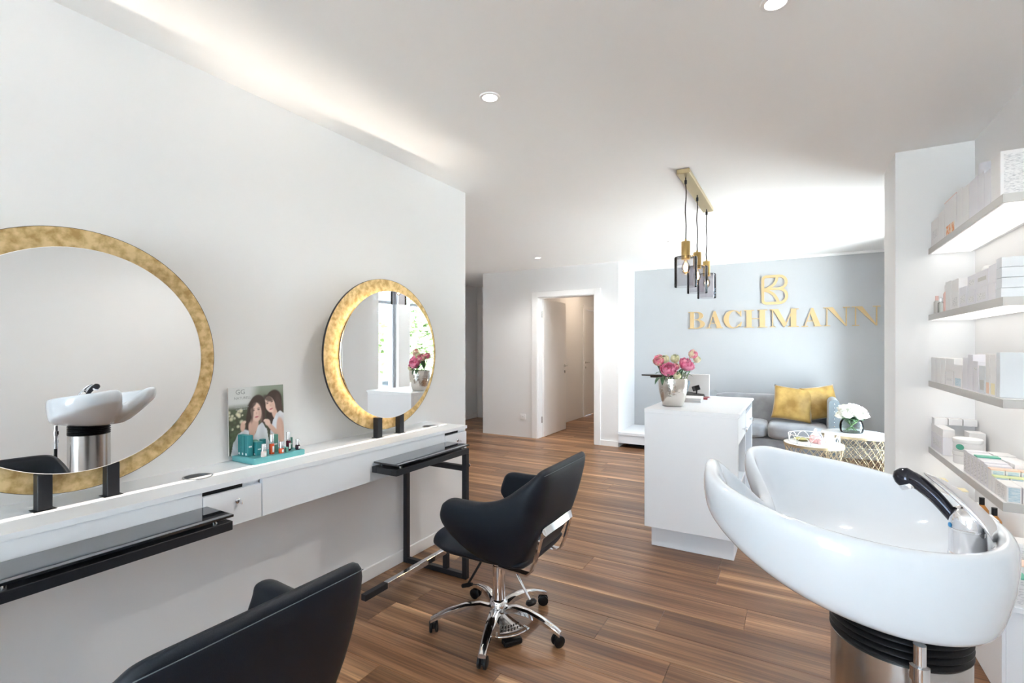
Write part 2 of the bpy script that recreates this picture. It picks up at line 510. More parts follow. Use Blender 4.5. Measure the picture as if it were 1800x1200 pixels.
def lever(parent, Mx, side):
    bm = bmesh.new()
    lathe_bm(bm, [(.024, 0), (.024, .008)], n=16, M=Mx)
    lathe_bm(bm, [(.008, .008), (.008, .045)], n=10, M=Mx)
    tube_bm(bm, [Mx @ Vector((0, 0, .045)), Mx @ Vector((-.06 * side, 0, .05)), Mx @ Vector((-.12 * side, 0, .048))], .008, 8)
    finish('door_handle', bm, M_STEEL, parent, True, angle=40)
    bm = bmesh.new(); lathe_bm(bm, [(.022, 0), (.022, .007)], n=16, M=Mx @ Matrix.Translation((0, -.095, 0)))
    finish('keyhole_plate', bm, M_STEEL, parent, True, angle=40)
lever(leaf, ML @ Matrix.Translation((.78, -.02, 1.04)) @ Matrix.Rotation(R(90), 4, 'X'), 1)
for z in (.22, 1.78):
    bm = bmesh.new(); lathe_bm(bm, [(.009, z), (.009, z + .09)], DX0 + .018, YD + .105, 10); finish('hinge', bm, M_STEEL, leaf, True, angle=40)

d2 = bpy.data.objects.new('door_2', None); COL.objects.link(d2); d2.location = (-3.55, 9.4, 0)
ORG[d2.name] = tuple(d2.location); tag(d2, 'closed white door deep in the hallway', kind='structure')
for b in ((-3.55, -3.53, 8.87, 8.95, 0, 2.15), (-3.55, -3.53, 9.85, 9.93, 0, 2.15), (-3.55, -3.53, 8.95, 9.85, 2.07, 2.15)):
    box('door_casing', *b, M_TRIM, d2, .003)
leaf2 = box('door_leaf', -3.60, -3.56, 8.955, 9.845, .008, 2.065, M_DOOR, d2, .002)
lever(leaf2, Matrix.Translation((-3.56, 9.03, 1.04)) @ Matrix.Rotation(R(90), 4, 'Z') @ Matrix.Rotation(R(90), 4, 'X'), -1)

d3 = bpy.data.objects.new('door_3', None); COL.objects.link(d3); d3.location = (-4.78, 7.84, 0)
ORG[d3.name] = tuple(d3.location); tag(d3, 'white door at the end of the dim corridor', kind='structure')
for b in ((-5.26, -5.18, 7.82, 7.84, 0, 2.15), (-4.36, -4.28, 7.82, 7.84, 0, 2.15), (-5.18, -4.36, 7.82, 7.84, 2.07, 2.15)):
    box('door_casing', *b, M_TRIM, d3, .003)
box('door_leaf', -5.18, -4.36, 7.828, 7.838, .008, 2.07, M_DOOR, d3, .002)

# windows (frames, posts and panes)
M_FRAME = mat('grey_aluminium_window_frame', (.42, .46, .50), .4, .3)
def window(name, label, axis, c, spans, z0, z1, transoms=(), loc=None):
    w = bpy.data.objects.new(name, None); COL.objects.link(w); w.location = loc
    ORG[w.name] = tuple(loc); tag(w, label, kind='structure')
    t = .045
    def bx(nm, a0, a1, d0, d1, b0, b1, m):
        if axis == 'y': box(nm, c + d0, c + d1, a0, a1, b0, b1, m, w, .003 if m is M_FRAME else 0)
        else: box(nm, a0, a1, c + d0, c + d1, b0, b1, m, w, .003 if m is M_FRAME else 0)
    for a0, a1 in spans:
        bx('window_frame', a0, a0 + t, -.03, .03, z0, z1, M_FRAME); bx('window_frame', a1 - t, a1, -.03, .03, z0, z1, M_FRAME)
        bx('window_frame', a0 + t, a1 - t, -.03, .03, z0, z0 + t, M_FRAME); bx('window_frame', a0 + t, a1 - t, -.03, .03, z1 - t, z1, M_FRAME)
        for z in transoms: bx('window_frame', a0 + t, a1 - t, -.025, .025, z, z + t, M_FRAME)
        bx('window_pane', a0 + t, a1 - t, -.004, .004, z0 + t, z1 - t, M_PANE)
    return w
window('window_1', 'tall window beside the sofa, caught in the small mirror', 'y', XW + .1, [(4.62, 4.98), (5.20, 6.25)], .10, 2.34, (1.93,), (XW + .1, 5.43, .1))
window('window_2', 'unseen window behind the viewer, placed and sized for its light', 'x', YB - .1, [(-1.3, -.4), (-.4, .5)], .06, 2.36, (), (-.4, YB - .1, .06))  # never in view, added and sized to light the room from behind

# small wall fittings
so = thing('wall_socket', 'white wall socket low beside the open door', 'socket', (-3.53, YD, .265))
box('cover_plate', -3.575, -3.485, YD - .012, YD - .001, .265, .345, M_TRIM, so, .004)
lathe('socket_well', [(.021, 0), (.021, .004), (.017, .004), (.017, .001)], M_TRIM, so, M=Matrix.Translation((-3.53, YD - .012, .305)) @ Matrix.Rotation(R(90), 4, 'X'), n=20)
for dx in (-.009, .009):
    lathe('socket_hole', [(.003, 0), (.003, .003)], M_SLOT, so, M=Matrix.Translation((-3.53 + dx, YD - .0135, .305)) @ Matrix.Rotation(R(90), 4, 'X'), n=10)
th = thing('thermostat', 'small white thermostat on the short return wall', 'thermostat', (XJ, 6.64, 1.47))
box('cover_plate', XJ + .001, XJ + .016, 6.60, 6.68, 1.47, 1.55, M_TRIM, th, .004)
box('display', XJ + .016, XJ + .0185, 6.628, 6.652, 1.50, 1.525, M_SHELF, th, 0)

# ceiling downlights
def downlight(x, y, label, power=45):
    t = thing('ceiling_downlight', label, 'downlight', (x, y, H), group='recessed ceiling downlights')
    lathe('trim_ring', [(.048, H - .0005), (.046, H - .006), (.034, H - .006), (.031, H - .0005)], M_SHELFW, t, x, y, 32, cap0=False, cap1=False)
    lathe('lens', [(.029, H - .002), (.027, H - .004), (.0005, H - .0045)], M_LAMP, t, x, y, 24)
    d = bpy.data.lights.new('downlight_beam', 'SPOT'); d.energy = power; d.color = (1, .96, .90); d.spot_size = R(150); d.spot_blend = .7; d.shadow_soft_size = .03
    o = bpy.data.objects.new('downlight_beam', d); COL.objects.link(o); o.parent = t; o.location = (0, 0, -.012)
downlight(-1.22, 1.91, 'round white downlight above the small mirror', 14)
downlight(-.06, 1.86, 'round white downlight nearest the viewer, cut by the frame edge', 30)
downlight(-2.88, 5.65, 'round white downlight in front of the open door')
downlight(-1.18, 5.53, 'round white downlight beyond the pendant lamp')
downlight(.48, 5.41, 'round white downlight over the sofa and nest tables', 12)
# hallway ceiling lamp behind the open door
hl = thing('hallway_lamp', 'round ceiling lamp in the hallway, out of sight', 'lamp', (-2.9, 8.3, H - .06))
lathe('lamp_bowl', [(.02, H - .06), (.12, H - .05), (.14, H - .001)], emit_mat('hallway_lamp_glow', (1, .78, .58), 22), hl, -2.9, 8.3, 24)

# ------------------------------------------------------------------ mirror counter
CZ, CF, CEND, DY = .845, -1.81, 2.565, 1.383      # top, front plane, far end, spacing of the two places
CZB = .677
ct = thing('wall_counter', 'long white wall-hung counter under the two round mirrors', 'counter', (-1.975, .4, CZB))
# worktop with two round cut-outs for the tool cups
def worktop():
    bm = bmesh.new()
    z0, z1 = CZ - .018, CZ
    xs = (XL, CF)
    def slab(y0, y1): bbox_bm(bm, XL, CF, y0, y1, z0, z1)
    holes = [1.031, 1.031 + DY]
    r = .046; hx = -1.982; h = .07
    slab(-1.9, holes[0] - h); slab(holes[0] + h, holes[1] - h); slab(holes[1] + h, CEND)
    for hy in holes:
        n = 32
        inner = []; outer = []
        for i in range(n):
            a = 2 * PI * i / n
            c, s = math.cos(a), math.sin(a)
            inner.append((hx + r * c, hy + r * s))
            # project to the rectangle
            tx = ((CF - hx) if c > 0 else (XL - hx)) / c if abs(c) > 1e-6 else 1e9
            ty = (h if s > 0 else -h) / s if abs(s) > 1e-6 else 1e9
            tt = min(tx, ty)
            outer.append((hx + c * tt, hy + s * tt))
        # corners
        for z in (z0, z1):
            vi = [bm.verts.new((x, y, z)) for x, y in inner]; vo = [bm.verts.new((x, y, z)) for x, y in outer]
            for i in range(n):
                j = (i + 1) % n
                bm.faces.new((vi[i], vi[j], vo[j], vo[i]))
                # fill the corner where two neighbours lie on different sides
                (xa, ya), (xb, yb) = outer[i], outer[j]
                if abs(xa - xb) > 1e-6 and abs(ya - yb) > 1e-6:
                    cxn = CF if max(xa, xb) > CF - 1e-6 else XL
                    cyn = hy + h if (ya + yb) / 2 > hy else hy - h
                    bm.faces.new((vo[i], vo[j], bm.verts.new((cxn, cyn, z))))
        a = [bm.verts.new((x, y, z0)) for x, y in inner]; b = [bm.verts.new((x, y, z1)) for x, y in inner]
        for i in range(n): bm.faces.new((a[i], b[i], b[(i + 1) % n], a[(i + 1) % n]))
        for x in xs:
            bm.faces.new([bm.verts.new(p) for p in ((x, hy - h, z0), (x, hy + h, z0), (x, hy + h, z1), (x, hy - h, z1))])
    return bm
finish('worktop', worktop(), M_LACQ, ct)
APX = CF - .004
def apron(y0, y1): box('apron_panel', APX - .019, APX, y0 + .0015, y1 - .0015, CZB, CZ - .0185, M_LACQ, ct, .001)
apron(-1.9, .96); apron(1.183, .96 + DY)
box('underside_board', XL, APX - .02, -1.9, CEND - .002, CZB + .001, CZB + .018, M_LACQ, ct, 0)
box('end_panel', XL, APX - .02, CEND - .02, CEND - .002, CZB + .019, CZ - .019, M_LACQ, ct, 0)
for k in (0, 1):
    o = k * DY
    dr = box('drawer', APX - .019, APX, .9615 + o, 1.1805 + o, CZB, CZ - .037, M_LACQ, ct, .001)
    box('drawer_slot', APX - .06, APX - .02, .9615 + o, 1.115 + o, CZ - .052, CZ - .02, M_SLOT, ct, 0)
    Mx = Matrix.Translation((APX, 1.085 + o, .765)) @ Matrix.Rotation(R(90), 4, 'Y')
    bm = bmesh.new(); lathe_bm(bm, [(.010, 0), (.010, .004), (.007, .006)], n=16, M=Mx)
    bbox_bm(bm, .004, .030, -.0015, .0015, -.0065, .0065, .0005, M=Matrix.Translation((APX, 1.085 + o, .763)))
    finish('lock_key', bm, M_CHROME, dr, True, angle=40)
    box('drawer_pocket', APX - .06, APX - .0205, 1.116 + o, 1.18 + o, CZ - .052, CZ - .02, M_LACQ, ct, 0)
box('led_glow_strip', -1.972, -1.940, -1.85, CEND - .03, CZ + .0003, CZ + .0012, M_LEDC, ct, 0)  # strip widened so its glow stands in for light spilled on the worktop
# narrow up-light of the counter strip (its own lamp)
ld = bpy.data.lights.new('counter_strip_beam', 'AREA'); ld.shape = 'RECTANGLE'; ld.size = .012; ld.size_y = 4.3
ld.energy = 1.6; ld.color = (1, .86, .72); ld.spread = R(28)
lo = bpy.data.objects.new('counter_strip_beam', ld); COL.objects.link(lo); lo.parent = ct
lo.location = (-1.937 - ct.location.x, .35 - ct.location.y, CZ + .003 - CZB); lo.rotation_euler = (R(180), 0, 0)

for k, lab in ((0, 'round steel tool cup sunk in the counter beside the large mirror'), (1, 'round steel tool cup sunk in the counter by the small mirror')):
    y = 1.031 + k * DY
    tag(lathe('tool_cup', [(.051, CZ + .0002), (.051, CZ + .0022), (.0445, CZ + .0022), (.0435, CZ - .045), (.002, CZ - .050)], M_CUP, None, -1.982, y, 40, cap0=False), lab, 'cup', 'sunken tool cups')

# ------------------------------------------------------------------ round mirrors on two posts
def mirror(yc, yaw, label, lit):
    t = thing('round_mirror', label, 'mirror', (-1.985, yc, CZ), group='round gold mirrors', local=True)
    zc = 1.30 - CZ
    # gold disc behind, two posts, glass disc in front; local x points into the room
    Mg = Matrix.Translation((0, 0, zc)) @ Matrix.Rotation(yaw, 4, 'Z') @ Matrix.Rotation(R(90), 4, 'Y')
    bm = bmesh.new()
    n = 128
    lathe_bm(bm, [(.30, -.030), (.420, -.030), (.420, -.0175), (.30, -.0175)], n=n, M=Mg)
    finish('gold_ring', bm, M_GOLDLEAF, t, True, angle=30)
    bm = bmesh.new(); lathe_bm(bm, [(.4203, -.0305), (.4212, -.0305), (.4212, -.017), (.4203, -.017)], n=n, M=Mg, cap0=False, cap1=False)
    finish('ring_edge', bm, M_BLKM, t, True, angle=30)
    bm = bmesh.new(); lathe_bm(bm, [(.352, .021), (.3535, .022), (.3535, .026), (.352, .0272), (.001, .0272)], n=n, M=Mg)
    finish('mirror_glass', bm, M_MIRROR, t, True, angle=30)
    bm = bmesh.new(); lathe_bm(bm, [(.325, -.017), (.325, .0205), (.33, .0205), (.33, -.017)], n=n, M=Mg, cap0=False, cap1=False)
    finish('glass_mount', bm, M_BLKM, t, True, angle=30)
    if lit:
        bm = bmesh.new(); lathe_bm(bm, [(.331, -.004), (.331, .010), (.334, .010), (.334, -.004)], n=n, M=Mg, cap0=False, cap1=False)
        finish('led_ring', bm, M_LEDM, t, True, angle=30)
    for s in (-1, 1):
        y = s * .086
        zt = zc - .352 * math.cos(math.asin(.086 / .352)) - .002
        p = box('post', -.0155, .0195, y - .0175, y + .0175, .003, zt, M_BLKM, t, .0015)
        box('foot_plate', -.020, .024, y - .027, y + .027, .0014, .003, M_BLKM, p, .0008)
    return t
mirror(.67, R(-2.75), 'large-looking round mirror with gold leaf rim, nearest and cut by the frame', False)
mirror(.67 + DY, R(-1.4), 'round mirror with glowing gold rim that reflects the flower vase', True)

# ------------------------------------------------------------------ black styling consoles with foot rail
def console(y_leg, y_free, label):
    s = 1 if y_leg > y_free else -1
    t = thing('styling_console', label, 'console', (-1.73, y_leg, 0), group='black styling consoles')
    xf, xb, zt = -1.645, -1.806, .755
    ya, yb = min(y_leg, y_free), max(y_leg, y_free)
    def bar(nm, *b): return box(nm, *b, M_BLKM, t, .0015)
    w = .03
    bar('tray_bar', xf - w, xf, ya, yb, zt - w, zt)
    bar('tray_bar', xb, xb + w, ya, yb, zt - w, zt)
    bar('tray_bar', xb + w, xf - w, ya, ya + w, zt - w, zt); bar('tray_bar', xb + w, xf - w, yb - w, yb, zt - w, zt)
    box('tray_panel', xb + w, xf - w, ya + w, yb - w, zt - .012, zt - .004, M_BLKM, t, 0)
    g = box('glass_top', xb, xf + .002, ya + .012, yb + .002, zt + .014, zt + .022, M_BLKG, t, .001)
    for px in (xb + .02, xf - .02):
        for py in (ya + .05, yb - .05):
            lathe('glass_peg', [(.008, zt), (.008, zt + .0135)], M_STEEL, t, px, py, 12)
    y0, y1 = (y_leg - w, y_leg) if s > 0 else (y_leg, y_leg + w)
    bar('leg', xf - w, xf, y0, y1, .002, zt - w - .0005)
    bar('leg', XL + .016, XL + .046, y0, y1, .002, .655)
    bar('floor_bar', XL + .0465, xf - w - .0005, y0, y1, .002, .032)
    bar('side_bar', XL + .0465, xf - w - .0005, y0, y1, .625, .655)
    bar('short_post', -1.815, -1.785, y0, y1, .0325, .115)
    # foot rail
    yi = y_leg - s * .03
    f0, f1 = sorted((yi, y_leg - s * .51))
    box('chrome_foot_bar', -1.8155, -1.7845, f0, f1, .122, .152, M_CHROME, t, .002)
    e0, e1 = sorted((y_leg - s * .511, y_leg - s * .66))
    bar('foot_bar_end', -1.8155, -1.7845, e0, e1, .122, .152)
    bar('foot_bar_end', -1.8155, -1.7845, y0, y1, .1155, .152)
    lathe('towel_hook', [(.004, 0), (.004, .018), (.009, .018), (.009, .024)], M_CHROME, t, n=12,
          M=Matrix.Translation((xf - .015, y1 if s > 0 else y0, .65)) @ Matrix.Rotation(R(-90 * s), 4, 'X'))
console(2.351, 1.751, 'black steel console with glass top standing at the counter end, leg visible')
console(.368, .968, 'black glass-topped console in front of the large mirror at the left edge')

# ------------------------------------------------------------------ swivel chairs
def shell_bm(seam=False):
    half = [  # bottom xyz, top xyz
        ((-.235, 0, .40), (-.378, 0, .852)), ((-.235, .11, .40), (-.378, .13, .852)), ((-.230, .185, .40), (-.370, .212, .848)),
        ((-.200, .235, .405), (-.338, .254, .828)), ((-.145, .256, .415), (-.268, .272, .775)), ((-.07, .266, .43), (-.178, .280, .712)),
        ((.0, .271, .455), (-.08, .283, .684)), ((.065, .274, .495), (.0, .284, .680)), ((.112, .275, .530), (.055, .284, .680)),
        ((.136, .275, .560), (.095, .282, .672)), ((.142, .275, .59), (.122, .280, .650))]
    flat = [b + t for b, t in half]
    pts = catmull(flat, 3)
    full = [(b[0], -b[1], b[2], b[3], -b[4], b[5]) for b in reversed(pts[1:])] + pts
    n = len(full)
    loops = []; seam_pts = []
    for i, p in enumerate(full):
        q0 = full[max(i - 1, 0)]; q1 = full[min(i + 1, n - 1)]
        tb = Vector((q1[0] - q0[0] + q1[3] - q0[3], q1[1] - q0[1] + q1[4] - q0[4], 0)).normalized()
        # points run from -y to +y round the back, so the outside lies to the left of the path reversed
        out = Vector((-tb.y, tb.x, 0))
        mid = Vector(((p[0] + p[3]) / 2, (p[1] + p[4]) / 2, 0))
        B = Vector(p[:3]); T = Vector(p[3:])
        edge = min(1.0, min(i, n - 1 - i) / 3.0)
        th = .056 * (.45 + .55 * edge)
        inn = out if False else None
        cdir = Vector((-.02, 0, 0)) - mid; cdir.z = 0
        inward = out if out.dot(cdir) > 0 else -out
        def at(f, d, dz=0):
            v = B.lerp(T, f)
            bulge = .018 * math.sin(PI * min(max(f, 0), 1)) * edge
            v = v - inward * bulge + inward * d
            v.z += dz
            return v
        loops.append([at(.03, .008), at(0, th * .35, -.004), at(.03, th * .85), at(.25, th * 1.0), at(.55, th * 1.0), at(.82, th * .98), at(.95, th * .86), at(1.0, th * .5), at(.96, th * .1), at(.85, 0), at(.55, 0), at(.25, 0)])
        if p[5] > .79 and abs(p[4]) < .232: seam_pts.append(at(.945, .0015))
    bm = bmesh.new()
    if seam: tube_bm(bm, seam_pts, .0011, 5)
    else: loft_bm(bm, loops)
    return bm

def seat_bm():
    bm = bmesh.new()
    nx = 14; ny = 12
    x0, x1, w = -.24, .285, .252
    top = []; bot = []
    for i in range(nx + 1):
        u = i / nx
        x = x0 + (x1 - x0) * u
        fr = max(0, (u - .62) / .38)
        hw = w * (1 - .20 * fr ** 2.6) if u > .62 else w * (.90 + .10 * min(1, u / .3))
        rt, rb = [], []
        for j in range(ny + 1):
            v = -1 + 2 * j / ny
            e = abs(v) ** 6
            xx = x - .045 * fr * abs(v) ** 3
            lip = .022 * fr
            zt = .452 + .012 * u - .018 * math.exp(-((u - .45) / .28) ** 2) * (1 - v * v) - .024 * e - .010 * (fr ** 3)
            zb = .388 + .048 * fr ** 1.5 + .028 * e * (1 - fr) + .0
            zb = min(zb, zt - .008)
            rt.append(bm.verts.new((xx, hw * v, zt))); rb.append(bm.verts.new((xx, hw * v * .97, zb)))
        top.append(rt); bot.append(rb)
    for i in range(nx):
        for j in range(ny):
            bm.faces.new((top[i][j], top[i + 1][j], top[i + 1][j + 1], top[i][j + 1]))
            bm.faces.new((bot[i][j], bot[i][j + 1], bot[i + 1][j + 1], bot[i + 1][j]))
    for i in range(nx):
        bm.faces.new((top[i][0], bot[i][0], bot[i + 1][0], top[i + 1][0]))
        bm.faces.new((top[i][ny], top[i + 1][ny], bot[i + 1][ny], bot[i][ny]))
    for j in range(ny):
        bm.faces.new((top[0][j], top[0][j + 1], bot[0][j + 1], bot[0][j]))
        bm.faces.new((top[nx][j], bot[nx][j], bot[nx][j + 1], top[nx][j + 1]))
    return bm

def make_chair(label):
    t = thing('salon_chair', label, 'chair', (0, 0, 0), group='black salon swivel chairs', local=True)
    sh = finish('backrest_shell', shell_bm(), M_LEATH, t, True, sub=1)
    finish('stitched_seam', shell_bm(True), mat('grey_thread', (.11, .13, .15), .7), sh, True)
    finish('seat', seat_bm(), M_LEATH, t, True, sub=2)
    # chrome bracket at the back: inverted U of flat bar
    bm = bmesh.new()
    path = [(-.10, .155, .375), (-.20, .155, .372), (-.258, .155, .385), (-.301, .155, .525), (-.309, .148, .549), (-.312, .13, .557),
            (-.314, 0, .557), (-.312, -.13, .557), (-.309, -.148, .549), (-.301, -.155, .525), (-.258, -.155, .385), (-.20, -.155, .372), (-.10, -.155, .375)]
    pts = catmull(path, 3)
    loops = []
    for i, p in enumerate(pts):
        a = Vector(pts[max(i - 1, 0)]); b = Vector(pts[min(i + 1, len(pts) - 1)])
        tg = (b - a).normalized()
        nrm = Vector((-.93, 0, .36)) if abs(p[1]) < .1556 or p[2] > .40 else Vector((0, 0, -1))
        if p[2] < .40: nrm = Vector((-.35, 0, -.94)).normalized()
        sd = tg.cross(nrm).normalized(); nn = sd.cross(tg).normalized()
        P0 = Vector(p)
        loops.append([P0 + sd * .016 + nn * .004, P0 - sd * .016 + nn * .004, P0 - sd * .016 - nn * .004, P0 + sd * .016 - nn * .004])
    loft_bm(bm, loops)
    finish('back_bracket', bm, M_CHROME, t, True, angle=40)
    box('mechanism_plate', -.12, .12, -.10, .10, .365, .388, M_BLKP, t, .008, 2)
    # column
    lathe('gas_column', [(.030, .11), (.030, .30), (.026, .302), (.024, .366)], M_CHROME, t, n=28)
    lathe('hub', [(.036, .075), (.044, .09), (.044, .128), (.034, .14), (.0301, .142)], M_CHROME, t, n=28, cap1=False)
    for k in range(5):
        a = R(180 + 1 + 72 * k)
        Mx = Matrix.Rotation(a, 4, 'Z')
        loops = []
        for r, z, w, h in ((.035, .112, .022, .03), (.09, .128, .021, .028), (.16, .125, .0195, .025), (.24, .105, .018, .022), (.30, .080, .0165, .020), (.322, .068, .016, .018)):
            loops.append([Mx @ Vector(q) for q in ((r, -w, z - h), (r, w, z - h), (r, w, z - .005), (r, w * .55, z), (r, -w * .55, z), (r, -w, z - .005))])
        bm = bmesh.new(); loft_bm(bm, loops)
        arm = finish('base_arm', bm, M_CHROME, t, True, angle=35)
        cx, cy = .308 * math.cos(a), .308 * math.sin(a)
        sw = a + R(55 + 40 * ((k * 37) % 5))
        Mc = Matrix.Translation((cx, cy, .027)) @ Matrix.Rotation(sw, 4, 'Z') @ Matrix.Rotation(R(90), 4, 'X')
        bm = bmesh.new()
        for z in (-.021, .006):
            lathe_bm(bm, [(.020, z), (.0262, z + .003), (.0262, z + .012), (.020, z + .015)], n=20, M=Mc)
        lathe_bm(bm, [(.012, -.007), (.012, .007)], n=12, M=Mc)
        lathe_bm(bm, [(.012, .046), (.014, .030)], cx, cy, 14)
        finish('caster', bm, M_BLKP, arm, True, angle=40)
    # perforated pedal between two arms, ring and brake foot
    pa = R(145)
    def pol(r, a, z): return (r * math.cos(a), r * math.sin(a), z)
    bm = bmesh.new()
    poly = [pol(.05, pa - R(22), .086), pol(.05, pa + R(22), .086)] + [pol(.165, pa + R(22 - 44 * i / 8), .066) for i in range(9)]
    a = [bm.verts.new(p) for p in poly]; b = [bm.verts.new((p[0], p[1], p[2] - .012)) for p in poly]
    n = len(poly); bm.faces.new(a); bm.faces.new(list(reversed(b)))
    for i in range(n): bm.faces.new((a[i], b[i], b[(i + 1) % n], a[(i + 1) % n]))
    ped = finish('pedal_plate', bm, M_STEEL, t)
    for rr in (.128, .148):
        for i in range(-3, 4):
            lathe('pedal_hole', [(.0035, 0), (.0035, .0006)], M_SLOT, ped, n=8, M=Matrix.Translation(pol(rr, pa + R(i * 6.0 + (3 if rr < .13 else 0)), .0672 + (.165 - rr) * .174)))
    ring = [pol(.178, pa + R(-27 + 54 * i / 10), .056) for i in range(11)]
    tube('pedal_ring', [pol(.15, pa - R(27), .06)] + ring + [pol(.15, pa + R(27), .06)], .005, M_CHROME, t, 8)
    bm = bmesh.new(); bbox_bm(bm, -.022, .022, -.045, .045, .004, .03, .008, 2, Matrix.Rotation(pa, 4, 'Z') @ Matrix.Translation((.150, 0, 0)))
    bbox_bm(bm, 0, .14, -.012, .012, .028, .05, .003, 1, Matrix.Rotation(pa, 4, 'Z'))
    finish('brake_foot', bm, M_BLKP, t)
    # levers
    for (ang, L, zt, ze, kn) in ((R(164), .215, .372, .20, True), (R(28), .15, .372, .20, False)):
        p0 = pol(.05, ang, zt); p1 = pol(L, ang, ze)
        lv = tube('lever', [p0, p1], .006, M_CHROME if kn else M_BLKP, t, 8)
        if kn:
            lathe('lever_knob', [(.004, -.012), (.020, -.010), (.027, 0), (.020, .010), (.004, .012)], M_BLKP, lv, M=Matrix.Translation(p1) @ Matrix.Rotation(R(20), 4, 'Y'), n=20)
        else:
            lathe('lever_knob', [(.007, -.03), (.011, -.01), (.010, .03), (.005, .035)], M_BLKP, lv, M=Matrix.Translation(p1) @ Vector((1, 0, -.4)).to_track_quat('Z', 'Y').to_matrix().to_4x4(), n=12)
    return t
chair = make_chair('black salon chair on a chrome star base, whole chair beside the desk')
chair.location = (-1.234, 2.01, 0); chair.rotation_euler = (0, 0, R(180))
chair_b = copy_tree(chair)
chair_b['label'] = 'black salon chair nearest the viewer, only its back above the frame bottom'
chair_b.location = (-1.242, .606, 0); chair_b.rotation_euler = (0, 0, R(178.5))

# ------------------------------------------------------------------ teal nail polish display
TX0, TX1, TY0, TY1, TZ = -2.125, -1.962, 1.245, 1.49, CZ + .026
tr = box('display_tray', TX0, TX1, TY0, TY1, CZ + .0002, TZ, M_TEAL2, None, .004, 2)
tag(tr, 'turquoise display tray on the counter between the mirrors', 'display tray')

